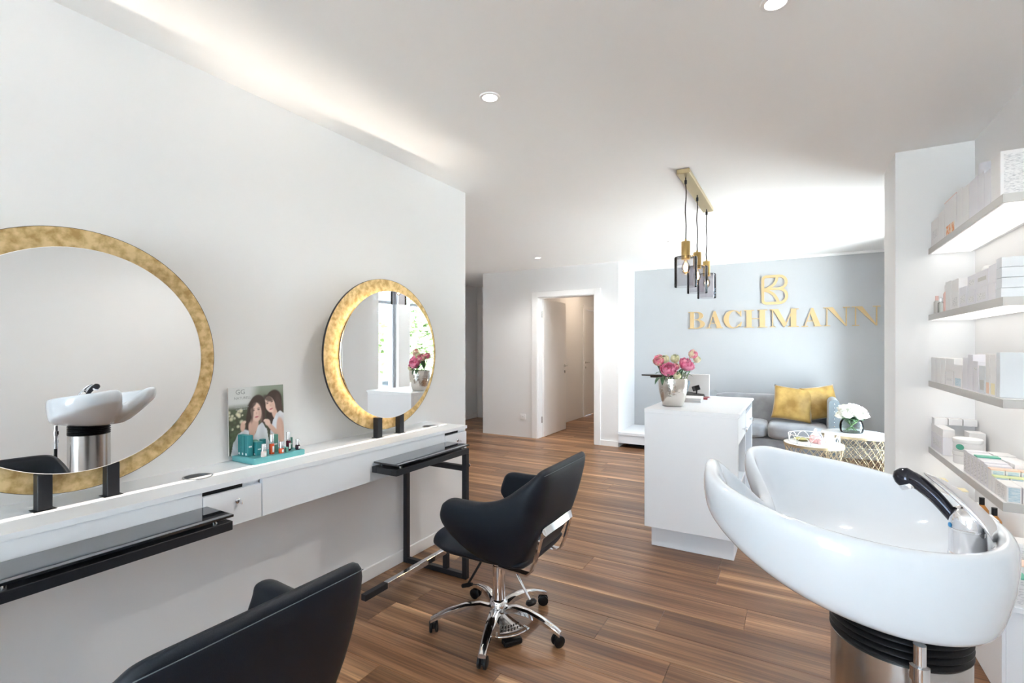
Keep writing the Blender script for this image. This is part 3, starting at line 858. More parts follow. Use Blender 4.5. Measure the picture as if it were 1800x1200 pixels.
def poster():
    """printed card: colours are the print itself"""
    nx, nz = 110, 122
    PWd, PHt = .262, .292
    def sst(a, b, x):
        t = min(1, max(0, (x - a) / (b - a))); return t * t * (3 - 2 * t)
    def mixc(c, d, t): return tuple(a + (b - a) * t for a, b in zip(c, d))
    rnd = random.Random(3)
    blobs = [(rnd.random() * .24, rnd.random() * .62 + .05, .012 + rnd.random() * .02, rnd.random()) for _ in range(70)]
    blobs = [b for b in blobs]
    def ell(u, v, cu, cv, ru, rv, rot=0, soft=.08):
        du, dv = u - cu, (v - cv) * PHt / PWd
        c, s = math.cos(rot), math.sin(rot)
        x, y = (du * c + dv * s) / ru, (-du * s + dv * c) / (rv * PHt / PWd)
        return 1 - sst(1 - soft, 1 + soft, math.hypot(x, y))
    SK = (.70, .45, .36); SK2 = (.80, .57, .48); HR = (.055, .030, .024); WH = (.78, .79, .84); GRN = (.07, .09, .05)
    def col(u, v):           # u right, v up, 0..1
        c = mixc((.07, .08, .045), (.20, .24, .17), sst(.5, 1, v))
        c = mixc(c, (.32, .37, .31), sst(.80, 1.0, v) * .8)
        for bu, bv, br, k in blobs:
            w = ell(u, v, bu, bv, br, br * .9, 0, .6)
            if w > 0: c = mixc(c, (.78, .74, .55) if (k > .45 and .38 < bv < .72) else (.10, .13, .07), w * .8)
        wht = sst(.5, .25, u - .25 * (v - .6)) * sst(.66, .78, v)
        c = mixc(c, (.72, .75, .76), wht * .95)
        def prof(pts, x):
            for (xa, ya), (xb, yb) in zip(pts, pts[1:]):
                if xa <= x <= xb: return ya + (yb - ya) * sst(0, 1, (x - xa) / (xb - xa))
            return -1
        fold = .93 + .07 * math.sin(38 * u + 22 * v + 3 * math.sin(9 * v))
        WHf = tuple(a * fold for a in WH)
        # right-hand figure
        c = mixc(c, HR, ell(u, v, .80, .73, .165, .20, -.25)); c = mixc(c, HR, ell(u, v, .76, .48, .10, .22, .1, .2)); c = mixc(c, (.085, .05, .04), ell(u, v, .91, .62, .07, .22, .12, .3))
        c = mixc(c, SK, ell(u, v, .82, .56, .05, .11, .25, .2))
        tr_ = prof([(.70, .0), (.74, .30), (.80, .46), (.86, .55), (.93, .58), (1.0, .54)], u)
        if tr_ > 0: c = mixc(c, WHf, sst(tr_ + .01, tr_ - .01, v))
        c = mixc(c, SK, ell(u, v, .93, .26, .075, .22, .08, .15)); c = mixc(c, (.56, .35, .28), ell(u, v, .985, .26, .03, .22, .08, .5) * .5)
        c = mixc(c, SK2, ell(u, v, .735, .70, .092, .135, .32)); c = mixc(c, (.60, .38, .31), ell(u, v, .80, .66, .035, .11, .3, .6) * .55); c = mixc(c, HR, ell(u, v, .70, .80, .10, .045, -.5, .35) * .85)
        # left-hand figure
        c = mixc(c, HR, ell(u, v, .50, .68, .155, .19, -.15)); c = mixc(c, HR, ell(u, v, .36, .50, .065, .24, -.1, .2)); c = mixc(c, (.09, .05, .04), ell(u, v, .60, .54, .045, .16, 0, .3))
        c = mixc(c, SK, ell(u, v, .44, .43, .075, .15, -.1, .15)); c = mixc(c, SK, ell(u, v, .40, .30, .055, .16, .22, .15))
        tl_ = prof([(.02, .02), (.08, .20), (.16, .31), (.26, .36), (.33, .34), (.37, .12), (.385, .10), (.44, .26), (.52, .40), (.58, .43), (.66, .33), (.71, .12), (.73, 0)], u)
        if tl_ > 0: c = mixc(c, WHf, sst(tl_ + .012, tl_ - .012, v))
        c = mixc(c, SK2, ell(u, v, .475, .605, .096, .150, .12)); c = mixc(c, (.58, .36, .29), ell(u, v, .545, .58, .035, .12, .1, .6) * .5); c = mixc(c, HR, ell(u, v, .41, .735, .10, .05, .75, .3) * .9); c = mixc(c, HR, ell(u, v, .40, .60, .028, .14, -.05, .4) * .8)
        # forearms and hands
        c = mixc(c, SK, ell(u, v, .79, .30, .040, .20, .72, .15)); c = mixc(c, SK2, ell(u, v, .685, .42, .048, .055, .5, .2)); c = mixc(c, SK2, ell(u, v, .64, .455, .03, .022, .2, .3))
        c = mixc(c, SK, ell(u, v, .235, .41, .042, .075, -.1, .2)); c = mixc(c, SK2, ell(u, v, .265, .47, .03, .022, .4, .3))
        # eyes, brows, noses, mouths
        for (fu, fv, ro) in ((.475, .605, .08), (.735, .70, .25)):
            def f(du, dv): return fu + du * math.cos(ro) - dv * math.sin(ro), fv + du * math.sin(ro) + dv * math.cos(ro)
            for du in (-.042, .048):
                x, y = f(du, .03); c = mixc(c, (.12, .07, .06), ell(u, v, x, y, .022, .010, ro, .5) * .9)
                x, y = f(du, .052); c = mixc(c, (.16, .09, .07), ell(u, v, x, y, .030, .006, ro, .6) * .8)
            x, y = f(.006, -.02); c = mixc(c, (.58, .34, .27), ell(u, v, x, y, .014, .022, ro, .7) * .6)
            x, y = f(.004, -.078); c = mixc(c, (.50, .13, .15), ell(u, v, x, y, .034, .012, ro, .4))
        # faint lines of small print
        for vv, u0, u1 in ((.735, .09, .30), (.70, .10, .34), (.665, .12, .31)):
            if abs(v - vv) < .009 and u0 < u < u1 and int(u * 130) % 3: c = mixc(c, (.45, .47, .48), .7)
        return c
    me = bpy.data.meshes.new('poster_print')
    vs, fs, cols = [], [], []
    for j in range(nz + 1):
        for i in range(nx + 1):
            vs.append((0, PWd * (i / nx - .5), PHt * j / nz))
            cols.append(col(i / nx, j / nz))
    for j in range(nz):
        for i in range(nx):
            a = j * (nx + 1) + i
            fs.append((a, a + 1, a + nx + 2, a + nx + 1))
    me.from_pydata(vs, [], fs)
    ca = me.color_attributes.new('print', 'FLOAT_COLOR', 'POINT')
    for i, c in enumerate(cols): ca.data[i].color = (*c, 1)
    m = bpy.data.materials.new('poster_print'); m.use_nodes = True
    b = m.node_tree.nodes['Principled BSDF']; b.inputs['Roughness'].default_value = .35
    at = m.node_tree.nodes.new('ShaderNodeVertexColor'); at.layer_name = 'print'
    m.node_tree.links.new(at.outputs['Color'], b.inputs['Base Color'])
    me.materials.append(m)
    t = thing('poster_card', 'advertising card showing two women in white, standing on the turquoise tray', 'poster', (-2.108, 1.356, TZ), local=True)
    t.rotation_euler = (0, R(-2), 0)
    box('card_board', -.006, -.0008, -PWd / 2, PWd / 2, 0.0005, PHt, M_CARD, t, 0)
    o = bpy.data.objects.new('card_print', me); COL.objects.link(o); o.parent = t
    M_INK = mat('grey_ink', (.30, .33, .34), .6)
    for txt, size, y, z in (('GG', .030, -.078, .262), ('NATURELL', .016, -.068, .240)):
        cu = bpy.data.curves.new('lettering', 'FONT'); cu.body = txt; cu.size = size; cu.align_x = 'CENTER'; cu.resolution_u = 2
        tmp = bpy.data.objects.new('lettering', cu)
        me2 = tmp.to_mesh().copy(); tmp.to_mesh_clear(); bpy.data.objects.remove(tmp)
        me2.transform(Matrix.Translation((.0008, y, z)) @ Matrix.Rotation(R(90), 4, 'Z') @ Matrix.Rotation(R(90), 4, 'X'))
        me2.materials.clear(); me2.materials.append(M_INK)
        lt = bpy.data.objects.new('lettering', me2); COL.objects.link(lt); lt.parent = o
poster()

G_P = 'nail care products on the turquoise tray'
M_WHITEPR = mat('white_small_print', (.8, .85, .85), .5)
def pbox(x, y, w, d, h, m, label, rot=0, z=TZ + .0003, prints=True):
    t = thing('product_box', label, 'box', (x, y, z), R(rot), G_P, local=True)
    box('carton', -d / 2, d / 2, -w / 2, w / 2, 0, h, m, t, .0012)
    if prints:
        box('small_print', d / 2, d / 2 + .0003, -w * .28, w * .28, h * .42, h * .50, M_WHITEPR, t, 0)
        box('small_print', -d * .2, d * .2, -w / 2 - .0003, -w / 2, h * .06, h * .16, M_WHITEPR, t, 0)
    return t
pbox(-2.088, 1.268, .024, .021, .090, M_TEAL, 'tall teal carton at the back of a row of three')
pbox(-2.065, 1.269, .024, .021, .090, M_TEAL, 'tall teal carton in the middle of a row of three')
pbox(-2.041, 1.270, .025, .022, .090, M_TEAL, 'tall teal carton at the front of a row of three')
pbox(-2.030, 1.304, .030, .026, .058, M_TEAL, 'short wide teal carton beside the three tall ones')
pbox(-2.030, 1.380, .026, .026, .078, M_GREENB, 'sage green carton behind the tall orange bottle')
pbox(-2.020, 1.452, .019, .019, .054, M_GREENB, 'small sage green carton between the two dark bottles')
pbox(-2.070, 1.352, .020, .02, .058, M_TEAL, 'small teal carton behind the round green jar', prints=False)
pbox(-1.976, 1.405, .012, .012, .022, M_GREENB, 'tiny green tester beside the maroon bottle', prints=False)
tag(lathe('round_jar', [(.014, TZ + .0003), (.026, TZ + .014), (.029, TZ + .032), (.024, TZ + .05), (.010, TZ + .060), (.002, TZ + .061)], M_GREENB, None, -2.072, 1.315, 20), 'round green jar behind the teal cartons', 'jar', G_P)
def polish(x, y, r, hb, hc, m, label):
    t = thing('polish_bottle', label, 'bottle', (x, y, TZ + .0003), 0, G_P, local=True)
    lathe('glass_body', [(r * .92, 0), (r, .002), (r, hb - .004), (r * .8, hb)], m, t, n=20)
    lathe('cap', [(r * .86, hb), (r * .86, hb + hc - .002), (r * .78, hb + hc)], M_SILVERC, t, n=20)
    box('bottle_label', r * .98, r + .0008, -r * .35, r * .35, hb * .2, hb * .75, M_WHITEPR, t, 0)
polish(-1.978, 1.297, .0115, .024, .030, M_NUDE, 'nude nail polish with silver cap on the turquoise tray')
polish(-1.995, 1.346, .0105, .047, .040, M_REDP, 'tall orange-red nail polish with silver cap')
polish(-1.978, 1.380, .0110, .022, .030, M_REDP, 'short orange-red nail polish with silver cap')
polish(-1.998, 1.430, .0100, .046, .039, M_MAROON, 'tall maroon nail polish with silver cap')
polish(-1.983, 1.467, .0105, .022, .026, M_DARKP, 'short black-plum nail polish at the tray end')

# ------------------------------------------------------------------ reception desk
dk = thing('reception_desk', 'white reception desk with open shelves and drawers on its right side', 'desk', (-.595, 3.85, 0))
KX0, KX1, KY0, KY1, KZ = -.882, -.309, 3.30, 4.40, .93
box('front_panel', KX0, KX1, KY0, KY0 + .025, .145, KZ - .026, M_LACQ, dk, .002)
box('back_panel', KX0, KX1, KY1 - .025, KY1, .145, KZ - .026, M_LACQ, dk, .002)
box('side_panel', KX0, KX0 + .025, KY0 + .0255, KY1 - .0255, .145, KZ - .026, M_LACQ, dk, .002)
box('bottom_board', KX0 + .0255, KX1 - .004, KY0 + .0255, KY1 - .0255, .145, .165, M_LACQ, dk, .001)
box('plinth', KX0 + .03, KX1 - .03, KY0 + .07, KY1 - .07, 0.0005, .1445, M_LACQ, dk, .002)
bm = bmesh.new()
prof = [(KX0, KZ - .0255), (KX1 - .004, KZ - .0255), (KX1 + .012, KZ - .012), (KX1 + .012, KZ - .004), (KX1 + .002, KZ), (KX0, KZ)]
loft_bm(bm, [[(x, KY0, z) for x, z in prof], [(x, KY1 + .02, z) for x, z in prof]])
finish('desk_top', bm, M_LACQ, dk)
ym = (KY0 + KY1) / 2
box('divider', KX0 + .0255, KX1 - .003, ym - .010, ym + .010, .1655, KZ - .0265, M_LACQ, dk, .001)
for k, (ya, yb) in enumerate(((KY0 + .0255, ym - .011), (ym + .011, KY1 - .0255))):
    box('shelf_board', KX0 + .0255, KX1 - .006, ya, yb, .44, .46, M_LACQ, dk, .001)
    d = box('drawer', KX1 - .02, KX1 - .001, ya + .002, yb - .002, .735, KZ - .068 if k else KZ - .034, M_LACQ, dk, .001)
    bm = bmesh.new()
    for q in (.3, .7) if False else (.5,):
        y = ya + (yb - ya) * q
        Mx = Matrix.Translation((KX1 - .001, y, .80)) @ Matrix.Rotation(R(90), 4, 'Y')
        lathe_bm(bm, [(.006, 0), (.006, .012), (.016, .018), (.017, .024), (.012, .030), (.002, .032)], n=8, M=Mx)
    finish('knob', bm, M_CHROME, d, False)
t = thing('paper_stack', 'pale paper stack inside the open desk shelf', 'paper', (-.43, 3.52, .4602))
box('papers', -.52, -.34, 3.42, 3.62, .4602, .478, M_CARD, t, .001); box('card', -.47, -.36, 3.45, 3.60, .4783, .490, M_SHELF, t, .001)

# low white platform against the return wall
t = thing('low_platform', 'low white floating platform in the corner left of the desk', 'platform', (-1.6, 6.8, .0))
box('top_board', XJ + .002, -1.10, 6.42, YG - .016, .170, .205, M_LACQ, t, .002)
box('fascia', XJ + .004, -1.104, 6.43, 6.45, .06, .1695, M_LACQ, t, .001)
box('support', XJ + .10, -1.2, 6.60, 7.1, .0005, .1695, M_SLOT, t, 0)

# ------------------------------------------------------------------ flowers
def petal_patch(bm, M, r, w, h, curl, ruffle, rnd, nu=5, nv=5):
    """one cupped petal: spherical patch of radius r, half angle w wide, reaching height h"""
    g = []
    ph = rnd.random() * 6
    for i in range(nv):
        v = i / (nv - 1)
        row = []
        for j in range(nu):
            u = -1 + 2 * j / (nu - 1)
            wid = w * (math.sin(PI * (.18 + .70 * v)) ** .7)
            az = u * wid
            el = -PI / 2 + h * v
            rr = r * (1 + curl * max(0, v - .6) - .06 * abs(u) * v) + r * ruffle * math.sin(ph + u * 5 + v * 4) * v
            row.append(bm.verts.new(M @ Vector((rr * math.cos(el) * math.cos(az), rr * math.cos(el) * math.sin(az), rr * math.sin(el)))))
        g.append(row)
    for i in range(nv - 1):
        for j in range(nu - 1):
            bm.faces.new((g[i][j], g[i][j + 1], g[i + 1][j + 1], g[i + 1][j]))

def bloom(name, c, axis, r, m, parent, seed, open_=.35, layers=((1.0, 6, 1.75), (.84, 6, 2.05), (.66, 5, 2.35), (.46, 4, 2.6))):
    rnd = random.Random(seed)
    q = Vector(axis).to_track_quat('Z', 'Y').to_matrix().to_4x4()
    bm = bmesh.new()
    for li, (f, n, h) in enumerate(layers):
        for k in range(n):
            a = 2 * PI * (k + .5 * (li % 2)) / n + rnd.uniform(-.15, .15)
            M = Matrix.Translation(c) @ q @ Matrix.Rotation(a, 4, 'Z') @ Matrix.Rotation(rnd.uniform(-.08, .08), 4, 'Y')
            petal_patch(bm, M, r * f * rnd.uniform(.94, 1.05), .75, h + rnd.uniform(-.15, .1), open_, .05, rnd)
    o = finish(name, bm, m, parent, True)
    so_ = o.modifiers.new('solid', 'SOLIDIFY'); so_.thickness = .0012; so_.offset = 0
    return o

def leaf(bm, base, tip, w, droop=.02):
    base = Vector(base); tip = Vector(tip)
    d = tip - base
    s = d.cross(Vector((0, 0, 1))).normalized()
    up = s.cross(d).normalized()
    prev = None
    for i, f in enumerate((0, .25, .5, .75, 1)):
        ww = w * (0.08, .75, 1, .7, .02)[i]
        c = base + d * f + up * (droop * math.sin(PI * f))
        row = [bm.verts.new(c - s * ww + up * ww * .25), bm.verts.new(c), bm.verts.new(c + s * ww + up * ww * .25)]
        if prev:
            bm.faces.new((prev[0], prev[1], row[1], row[0])); bm.faces.new((prev[1], prev[2], row[2], row[1]))
        prev = row

# silver vase with peonies on the desk
VX, VY = -.748, 3.549
vs = lathe('vase', [(.058, KZ + .0005), (.066, KZ + .004), (.082, KZ + .05), (.094, KZ + .11), (.0985, KZ + .16), (.0965, KZ + .192), (.0925, KZ + .190), (.090, KZ + .12), (.06, KZ + .012), (.002, KZ + .011)], M_VASE, None, VX, VY, 48)
tag(vs, 'hammered silver vase holding pink peonies on the reception desk', 'vase')
pe = thing('peony_bouquet', 'bouquet of pink and cream peonies in the silver vase', 'flowers', (VX, VY, KZ + .03))
RV = Vector((.866, .5, 0)); FV = Vector((-.5, .866, 0))      # to the right / away as seen from the camera
def bl(px, py, dep, r, m, seed, layers=None, axis=None):
    """bloom centre given as offset right (m), height above desk (m), depth (m) from the vase axis"""
    c = Vector((VX, VY, 0)) + RV * px + FV * dep; c.z = KZ + py
    ax = axis or (Vector((c.x - VX, c.y - VY, .16)) - FV * .06)
    o = bloom('bloom', c, ax, r, m, pe, seed, .3 if m is M_PEONY else .12, layers or ((1.0, 6, 1.75), (.84, 6, 2.05), (.66, 5, 2.35), (.46, 4, 2.6)))
    st = [c - Vector(ax).normalized() * r * .9, Vector((VX + (c.x - VX) * .55, VY + (c.y - VY) * .55, KZ + .19)), Vector((VX + (c.x - VX) * .25, VY + (c.y - VY) * .25, KZ + .05))]
    tube('stem', catmull([tuple(p) for p in st], 4), .0028, M_STEMG, pe, 6)
BUDL = ((1.0, 5, 2.6), (.86, 4, 2.8), (.6, 4, 2.9))
bl(-.054, .262, -.07, .052, M_PEONY, 1)
bl(.092, .295, -.02, .052, M_PEONY, 2)
bl(.118, .290, .02, .044, M_PEONY, 12)
bl(-.108, .315, -.02, .036, M_PEONYP, 3, ((1.0, 5, 2.2), (.84, 5, 2.5), (.6, 4, 2.7)))
bl(-.085, .330, .05, .030, M_PEONYP, 4, BUDL)
bl(.010, .330, -.01, .031, M_BUD, 5, BUDL)
bl(-.052, .322, .02, .034, M_BUD, 15, BUDL)
bl(.140, .362, .0, .031, M_PEONYP, 6, BUDL)
bl(.172, .325, .01, .025, M_BUD, 7, BUDL)
bl(.000, .215, -.085, .028, M_BUD, 8, BUDL)
bl(.012, .275, -.03, .026, M_PEONYP, 9, BUDL)
for (x0, z0, d0, x1, z1, d1, w) in ((-.08, .20, -.04, -.150, .155, -.08, .016), (-.085, .21, -.05, -.105, .150, -.10, .014), (-.09, .23, 0, -.150, .300, -.02, .015), (-.08, .21, -.03, -.140, .225, -.05, .013),
                                    (.03, .20, -.07, .045, .265, -.09, .014), (.06, .20, -.05, .115, .205, -.08, .015), (.0, .2, -.08, -.02, .25, -.10, .014), (.07, .2, 0, .125, .24, -.03, .013),
                                    (-.04, .2, -.08, -.075, .215, -.115, .013), (.03, .2, .05, .06, .29, .07, .015), (-.03, .2, .06, -.04, .30, .08, .015), (.02, .2, -.05, .03, .245, -.06, .012), (.05, .2, .0, .05, .26, -.05, .014)):
    bm = bmesh.new()
    a = Vector((VX, VY, KZ + z0)) + RV * x0 + FV * d0; b = Vector((VX, VY, KZ + z1)) + RV * x1 + FV * d1
    leaf(bm, a, b, w)
    o = finish('leaf', bm, M_LEAF, pe, True); sm = o.modifiers.new('solid', 'SOLIDIFY'); sm.thickness = .0008

# ------------------------------------------------------------------ things on the desk
def at_desk(u, v, z=KZ):
    t = (1.34 - z) * 866 / (v - 610)
    return (u - 1400) / 1000 * t, (u + 600) / 1732 * t
bd = box('upright_board', -.862, -.622, 4.33, 4.348, KZ + .0005, KZ + .185, M_SHELFW, None, .002)
tag(bd, 'plain off-white upright board at the back of the desk', 'board')
st = thing('brochure_stack', 'stack of pale brochures beside the silver vase', 'brochures', (-.69, 3.93, KZ + .0005))
Mr = Matrix.Translation((-.69, 3.93, 0)) @ Matrix.Rotation(R(4), 4, 'Z')
for i in range(5):
    box('brochure', -.075, .075 - .002 * (i % 2), -.105, .105 - .003 * (i % 3), KZ + .0006 + .0064 * i, KZ + .0062 + .0064 * i, M_CARDB if i % 2 else M_CARD, st, .0005, M=Mr)
bk = thing('red_book', 'dark red booklet under the black phone on the desk', 'book', (-.70, 4.17, KZ + .0005))
box('cover', -.80, -.60, 4.08, 4.24, KZ + .0006, KZ + .012, M_REDB, bk, .001); box('pages', -.798, -.599, 4.082, 4.238, KZ + .003, KZ + .010, M_CARD, bk, 0)
ph = thing('desk_phone', 'black desk telephone with raised display on the reception desk', 'telephone', (-.72, 4.16, KZ + .0125))
bm = bmesh.new()
loft_bm(bm, [[(-.80, 4.09, KZ + .0127), (-.64, 4.09, KZ + .0127), (-.64, 4.23, KZ + .0127), (-.80, 4.23, KZ + .0127)], [(-.795, 4.095, KZ + .024), (-.645, 4.095, KZ + .018), (-.645, 4.225, KZ + .03), (-.795, 4.225, KZ + .05)]])
finish('phone_body', bm, M_BLKP, ph)
box('handset', -.79, -.755, 4.07, 4.25, KZ + .05, KZ + .08, mat('blue_grey_plastic', (.20, .27, .33), .4), ph, .01, 2, M=Matrix.Translation((-.77, 4.16, KZ + .085)) @ Matrix.Rotation(R(28), 4, 'X') @ Matrix.Translation((.77, -4.16, -KZ - .065)))
box('display_screen', -.735, -.675, 4.20, 4.21, KZ + .06, KZ + .10, M_BLKG, ph, .002, M=Matrix.Translation((-.70, 4.2, KZ + .08)) @ Matrix.Rotation(R(-18), 4, 'Y') @ Matrix.Translation((.70, -4.2, -KZ - .08)))
tube('screen_arm', [(-.70, 4.2, KZ + .03), (-.70, 4.21, KZ + .07)], .006, M_BLKP, ph)
ms = thing('computer_mouse', 'small white computer mouse in front of the black phone', 'mouse', (-.735, 4.035, KZ + .0005))
lathe('shell', [(.030, 0), (.033, .006), (.026, .016), (.012, .021), (.001, .022)], M_SHELFW, ms, n=20, M=Matrix.Translation((-.735, 4.045, KZ + .0006)) @ Matrix.Diagonal((.8, 1.0, 1, 1)))
# upright white stand with black flat screen head left of the vase
sd = thing('tablet_stand', 'white upright stand with a thin black tablet on top, left of the vase', 'tablet stand', (-.84, 3.95, KZ + .0005))
box('upright', -.868, -.842, 3.84, 3.98, KZ + .0006, KZ + .175, M_CARDB, sd, .003)
box('dark_back', -.8415, -.834, 3.845, 3.975, KZ + .0006, KZ + .165, M_BLKG, sd, .001)
bm = bmesh.new(); bbox_bm(bm, -1.04, -.80, 3.80, 3.98, KZ + .1905, KZ + .2015, .005, 2); bbox_bm(bm, -.98, -.80, 3.83, 3.95, KZ + .1755, KZ + .19, .006, 2)
finish('tablet', bm, M_BLKG, sd)

# ------------------------------------------------------------------ pendant lamp
PX = -.633
pn = thing('pendant_lamp', 'brass three-light pendant with smoked glass shades over the desk', 'pendant lamp', (PX, 3.825, H))
box('ceiling_plate', PX - .040, PX + .040, 3.30, 4.35, H - .030, H - .0005, M_BRASSP, pn, .002)
for i, y in enumerate((3.39, 3.825, 4.26)):
    lathe('cord_grip', [(.0075, H - .075), (.0085, H - .07), (.0085, H - .05), (.004, H - .045), (.004, H - .0305)], M_BLKP, pn, PX, y, 12)
    wob = [(PX + .003 * math.sin(k * 1.3 + i), y + .003 * math.sin(k * .9 + 2 * i), H - .075 - (H - .075 - 2.045) * k / 8) for k in range(9)]
    wob[0] = (PX, y, H - .075); wob[8] = (PX, y, 2.045)
    tube('cord', wob, .0035, M_BLKP, pn, 6)
    sk = lathe('socket', [(.006, 2.052), (.007, 2.038), (.027, 2.036), (.028, 2.034), (.028, 1.918), (.020, 1.918)], M_BRASS, pn, PX, y, 32)
    sh = lathe('glass_shade', [(.029, 1.934), (.070, 1.934), (.0722, 1.930), (.0722, 1.738), (.0702, 1.738), (.0702, 1.9285), (.029, 1.9315)], M_SMOKE, pn, PX, y, 40, cap0=False, cap1=False)
    bb = lathe('bulb', [(.011, 1.918), (.012, 1.905), (.022, 1.885), (.0265, 1.862), (.022, 1.838), (.010, 1.826), (.001, 1.824)], M_BULB, pn, PX, y, 24, cap0=False, cap1=False)
    bm = bmesh.new()
    for a in (0, PI / 2, PI, PI * 1.5):
        tube_bm(bm, [(PX + .004 * math.cos(a), y + .004 * math.sin(a), 1.895), (PX + .012 * math.cos(a), y + .012 * math.sin(a), 1.862), (PX + .005 * math.cos(a + .5), y + .005 * math.sin(a + .5), 1.84)], .0016, 5)
    finish('filament', bm, M_FILA, bb, True)

# ------------------------------------------------------------------ sign on the grey wall
SZ0, CAP = 1.597, .232
def ring_poly(cx, cy, ro, rin, a0, a1, n=18):
    """band between two ellipses -> list of quads"""
    out = []
    for i in range(n):
        A = a0 + (a1 - a0) * i / n; B = a0 + (a1 - a0) * (i + 1) / n
        out.append([(cx + ro[0] * math.cos(A), cy + ro[1] * math.sin(A)), (cx + ro[0] * math.cos(B), cy + ro[1] * math.sin(B)),
                    (cx + rin[0][0] * math.cos(B) + rin[1], cy + rin[0][1] * math.sin(B)), (cx + rin[0][0] * math.cos(A) + rin[1], cy + rin[0][1] * math.sin(A))])
    return out
def rect(x0, x1, y0, y1): return [(x0, y0), (x1, y0), (x1, y1), (x0, y1)]
SF = .045   # serif thickness
def serif(x0, x1, top): return rect(x0, x1, 1 - SF, 1) if top else rect(x0, x1, 0, SF)
LET = {}   # glyph pieces in a box of width 1 (scaled) and height 1
LET['B'] = [rect(.10, .34, 0, 1), rect(0, .40, 1 - SF, 1), rect(0, .40, 0, SF), rect(.33, .52, 1 - SF, 1), rect(.33, .52, .50, .50 + SF), rect(.33, .55, 0, SF)] + \
    ring_poly(.50, .7575, (.40, .2425), ((.16, .20), 0), -PI / 2, PI / 2) + ring_poly(.52, .265, (.48, .265), ((.20, .22), 0), -PI / 2, PI / 2)
LET['A'] = [[(.46, 1), (.56, 1), (.93, 0), (.66, 0), (.385, .78)], [(.46, 1), (.12, 0), (.175, 0), (.50, .93)], rect(0, .32, 0, SF), rect(.58, 1, 0, SF), rect(.24, .72, .28, .28 + SF)]
LET['C'] = ring_poly(.52, .5, (.52, .52), ((.30, .475), .06), R(38), R(322), 30) + [[(.92, .98), (.98, .98), (.98, .64), (.94, .64), (.86, .80)], [(.92, .04), (.86, .20), (.95, .34), (1, .34), (.97, .12)]]
LET['H'] = [rect(.10, .33, 0, 1), rect(.67, .90, 0, 1), serif(0, .43, True), serif(0, .43, False), serif(.57, 1, True), serif(.57, 1, False), rect(.33, .67, .48, .48 + SF)]
LET['M'] = [rect(.085, .125, 0, 1), serif(0, .21, False), rect(0, .15, 1 - SF, 1), [(.10, 1), (.30, 1), (.60, .14), (.49, 0)], [(.49, 0), (.53, 0), (.86, 1), (.80, 1)], rect(.73, .92, 0, 1), serif(.64, 1, False), serif(.86, 1, True)]
LET['N'] = [rect(.12, .165, 0, 1), serif(.02, .27, False), rect(0, .2, 1 - SF, 1), [(.13, 1), (.37, 1), (.90, .0), (.90, 0), (.84, 0)], rect(.845, .89, 0, 1), serif(.74, 1, True)]
def letter(ch, u0, u1, label):
    y = YG
    xa, xb = Xof(u0, y - .02), Xof(u1, y - .02)
    bm = bmesh.new()
    M = Matrix.Translation((xa, y - .004, SZ0)) @ Matrix.Rotation(R(90), 4, 'X')
    for i, poly in enumerate(LET[ch]):
        pts = [(px * (xb - xa), py * CAP) for px, py in poly]
        q = []
        for p in pts:
            if not q or (abs(p[0] - q[-1][0]) + abs(p[1] - q[-1][1]) > 1e-6): q.append(p)
        prism_bm(bm, q, .018 + .0003 * (i % 5), M)
    o = finish('sign_letter', bm, M_LETTER)
    tag(o, label, 'letter', 'gold letters of the wall sign')
letter('B', 1210, 1239, 'gold letter B starting the word on the grey wall')
letter('A', 1241, 1271, 'gold letter A between B and C on the grey wall')
letter('C', 1272, 1304, 'gold letter C, third of the word on the grey wall')
letter('H', 1308, 1349, 'gold letter H in the word on the grey wall')
letter('M', 1353, 1404, 'gold letter M in the word on the grey wall')
letter('A', 1409, 1446, 'gold letter A between M and N on the grey wall')
letter('N', 1447, 1494, 'gold letter N right after the second A on the grey wall')
letter('N', 1497, 1548, 'gold letter N ending the word on the grey wall')
def ribbon(bm, pts, w, M, thick):
    n = len(pts)
    L, Rr = [], []
    for i in range(n):
        a = Vector((*pts[max(i - 1, 0)], 0)); b = Vector((*pts[min(i + 1, n - 1)], 0))
        t = (b - a).normalized(); nr = Vector((-t.y, t.x, 0)) * w / 2
        p = Vector((*pts[i], 0)); L.append(p + nr); Rr.append(p - nr)
    loft_bm(bm, [[M @ L[i], M @ Rr[i], M @ (Rr[i] + Vector((0, 0, thick))), M @ (L[i] + Vector((0, 0, thick)))] for i in range(n)])
def emblem():
    xa, xb = Xof(1341, YG), Xof(1383, YG)
    w = xb - xa; h = .345
    M = Matrix.Translation((xa, YG - .004, 1.908)) @ Matrix.Rotation(R(90), 4, 'X')
    sw = .033
    bm = bmesh.new()
    def sc(l): return [(x * w, y * h) for x, y in l]
    outer = [(0, .12), (0, .5), (0, .88)] + [(.13 - .13 * math.cos(a), .88 + .12 * math.sin(a)) for a in (R(30), R(60), R(90))] + \
            [(.45, 1)] + [(.70 + .28 * math.sin(a), .77 + .23 * math.cos(a)) for a in [R(d) for d in range(0, 181, 20)]]
    ribbon(bm, sc(outer), sw, M, .018)
    low = [(.70 + .30 * math.sin(a), .26 + .26 * math.cos(a)) for a in [R(d) for d in range(0, 181, 20)]] + [(.40, 0), (.13, 0), (.05, .03), (.012, .07), (0, .12)]
    ribbon(bm, sc(low), sw, M, .0184)
    ribbon(bm, sc(catmull([(0, .49), (.22, .53), (.45, .53), (.72, .53)], 5)), sw * .9, M, .0188)
    ribbon(bm, sc(catmull([(.60, .99), (.56, .82), (.42, .66), (.20, .56), (.02, .50)], 5)), sw * .9, M, .0192)
    ribbon(bm, sc(catmull([(.02, .49), (.25, .44), (.45, .33), (.58, .18), (.66, .02)], 5)), sw, M, .0196)
    o = finish('sign_emblem', bm, M_LETTER)
    tag(o, 'gold looped B emblem above the word on the grey wall', 'emblem')
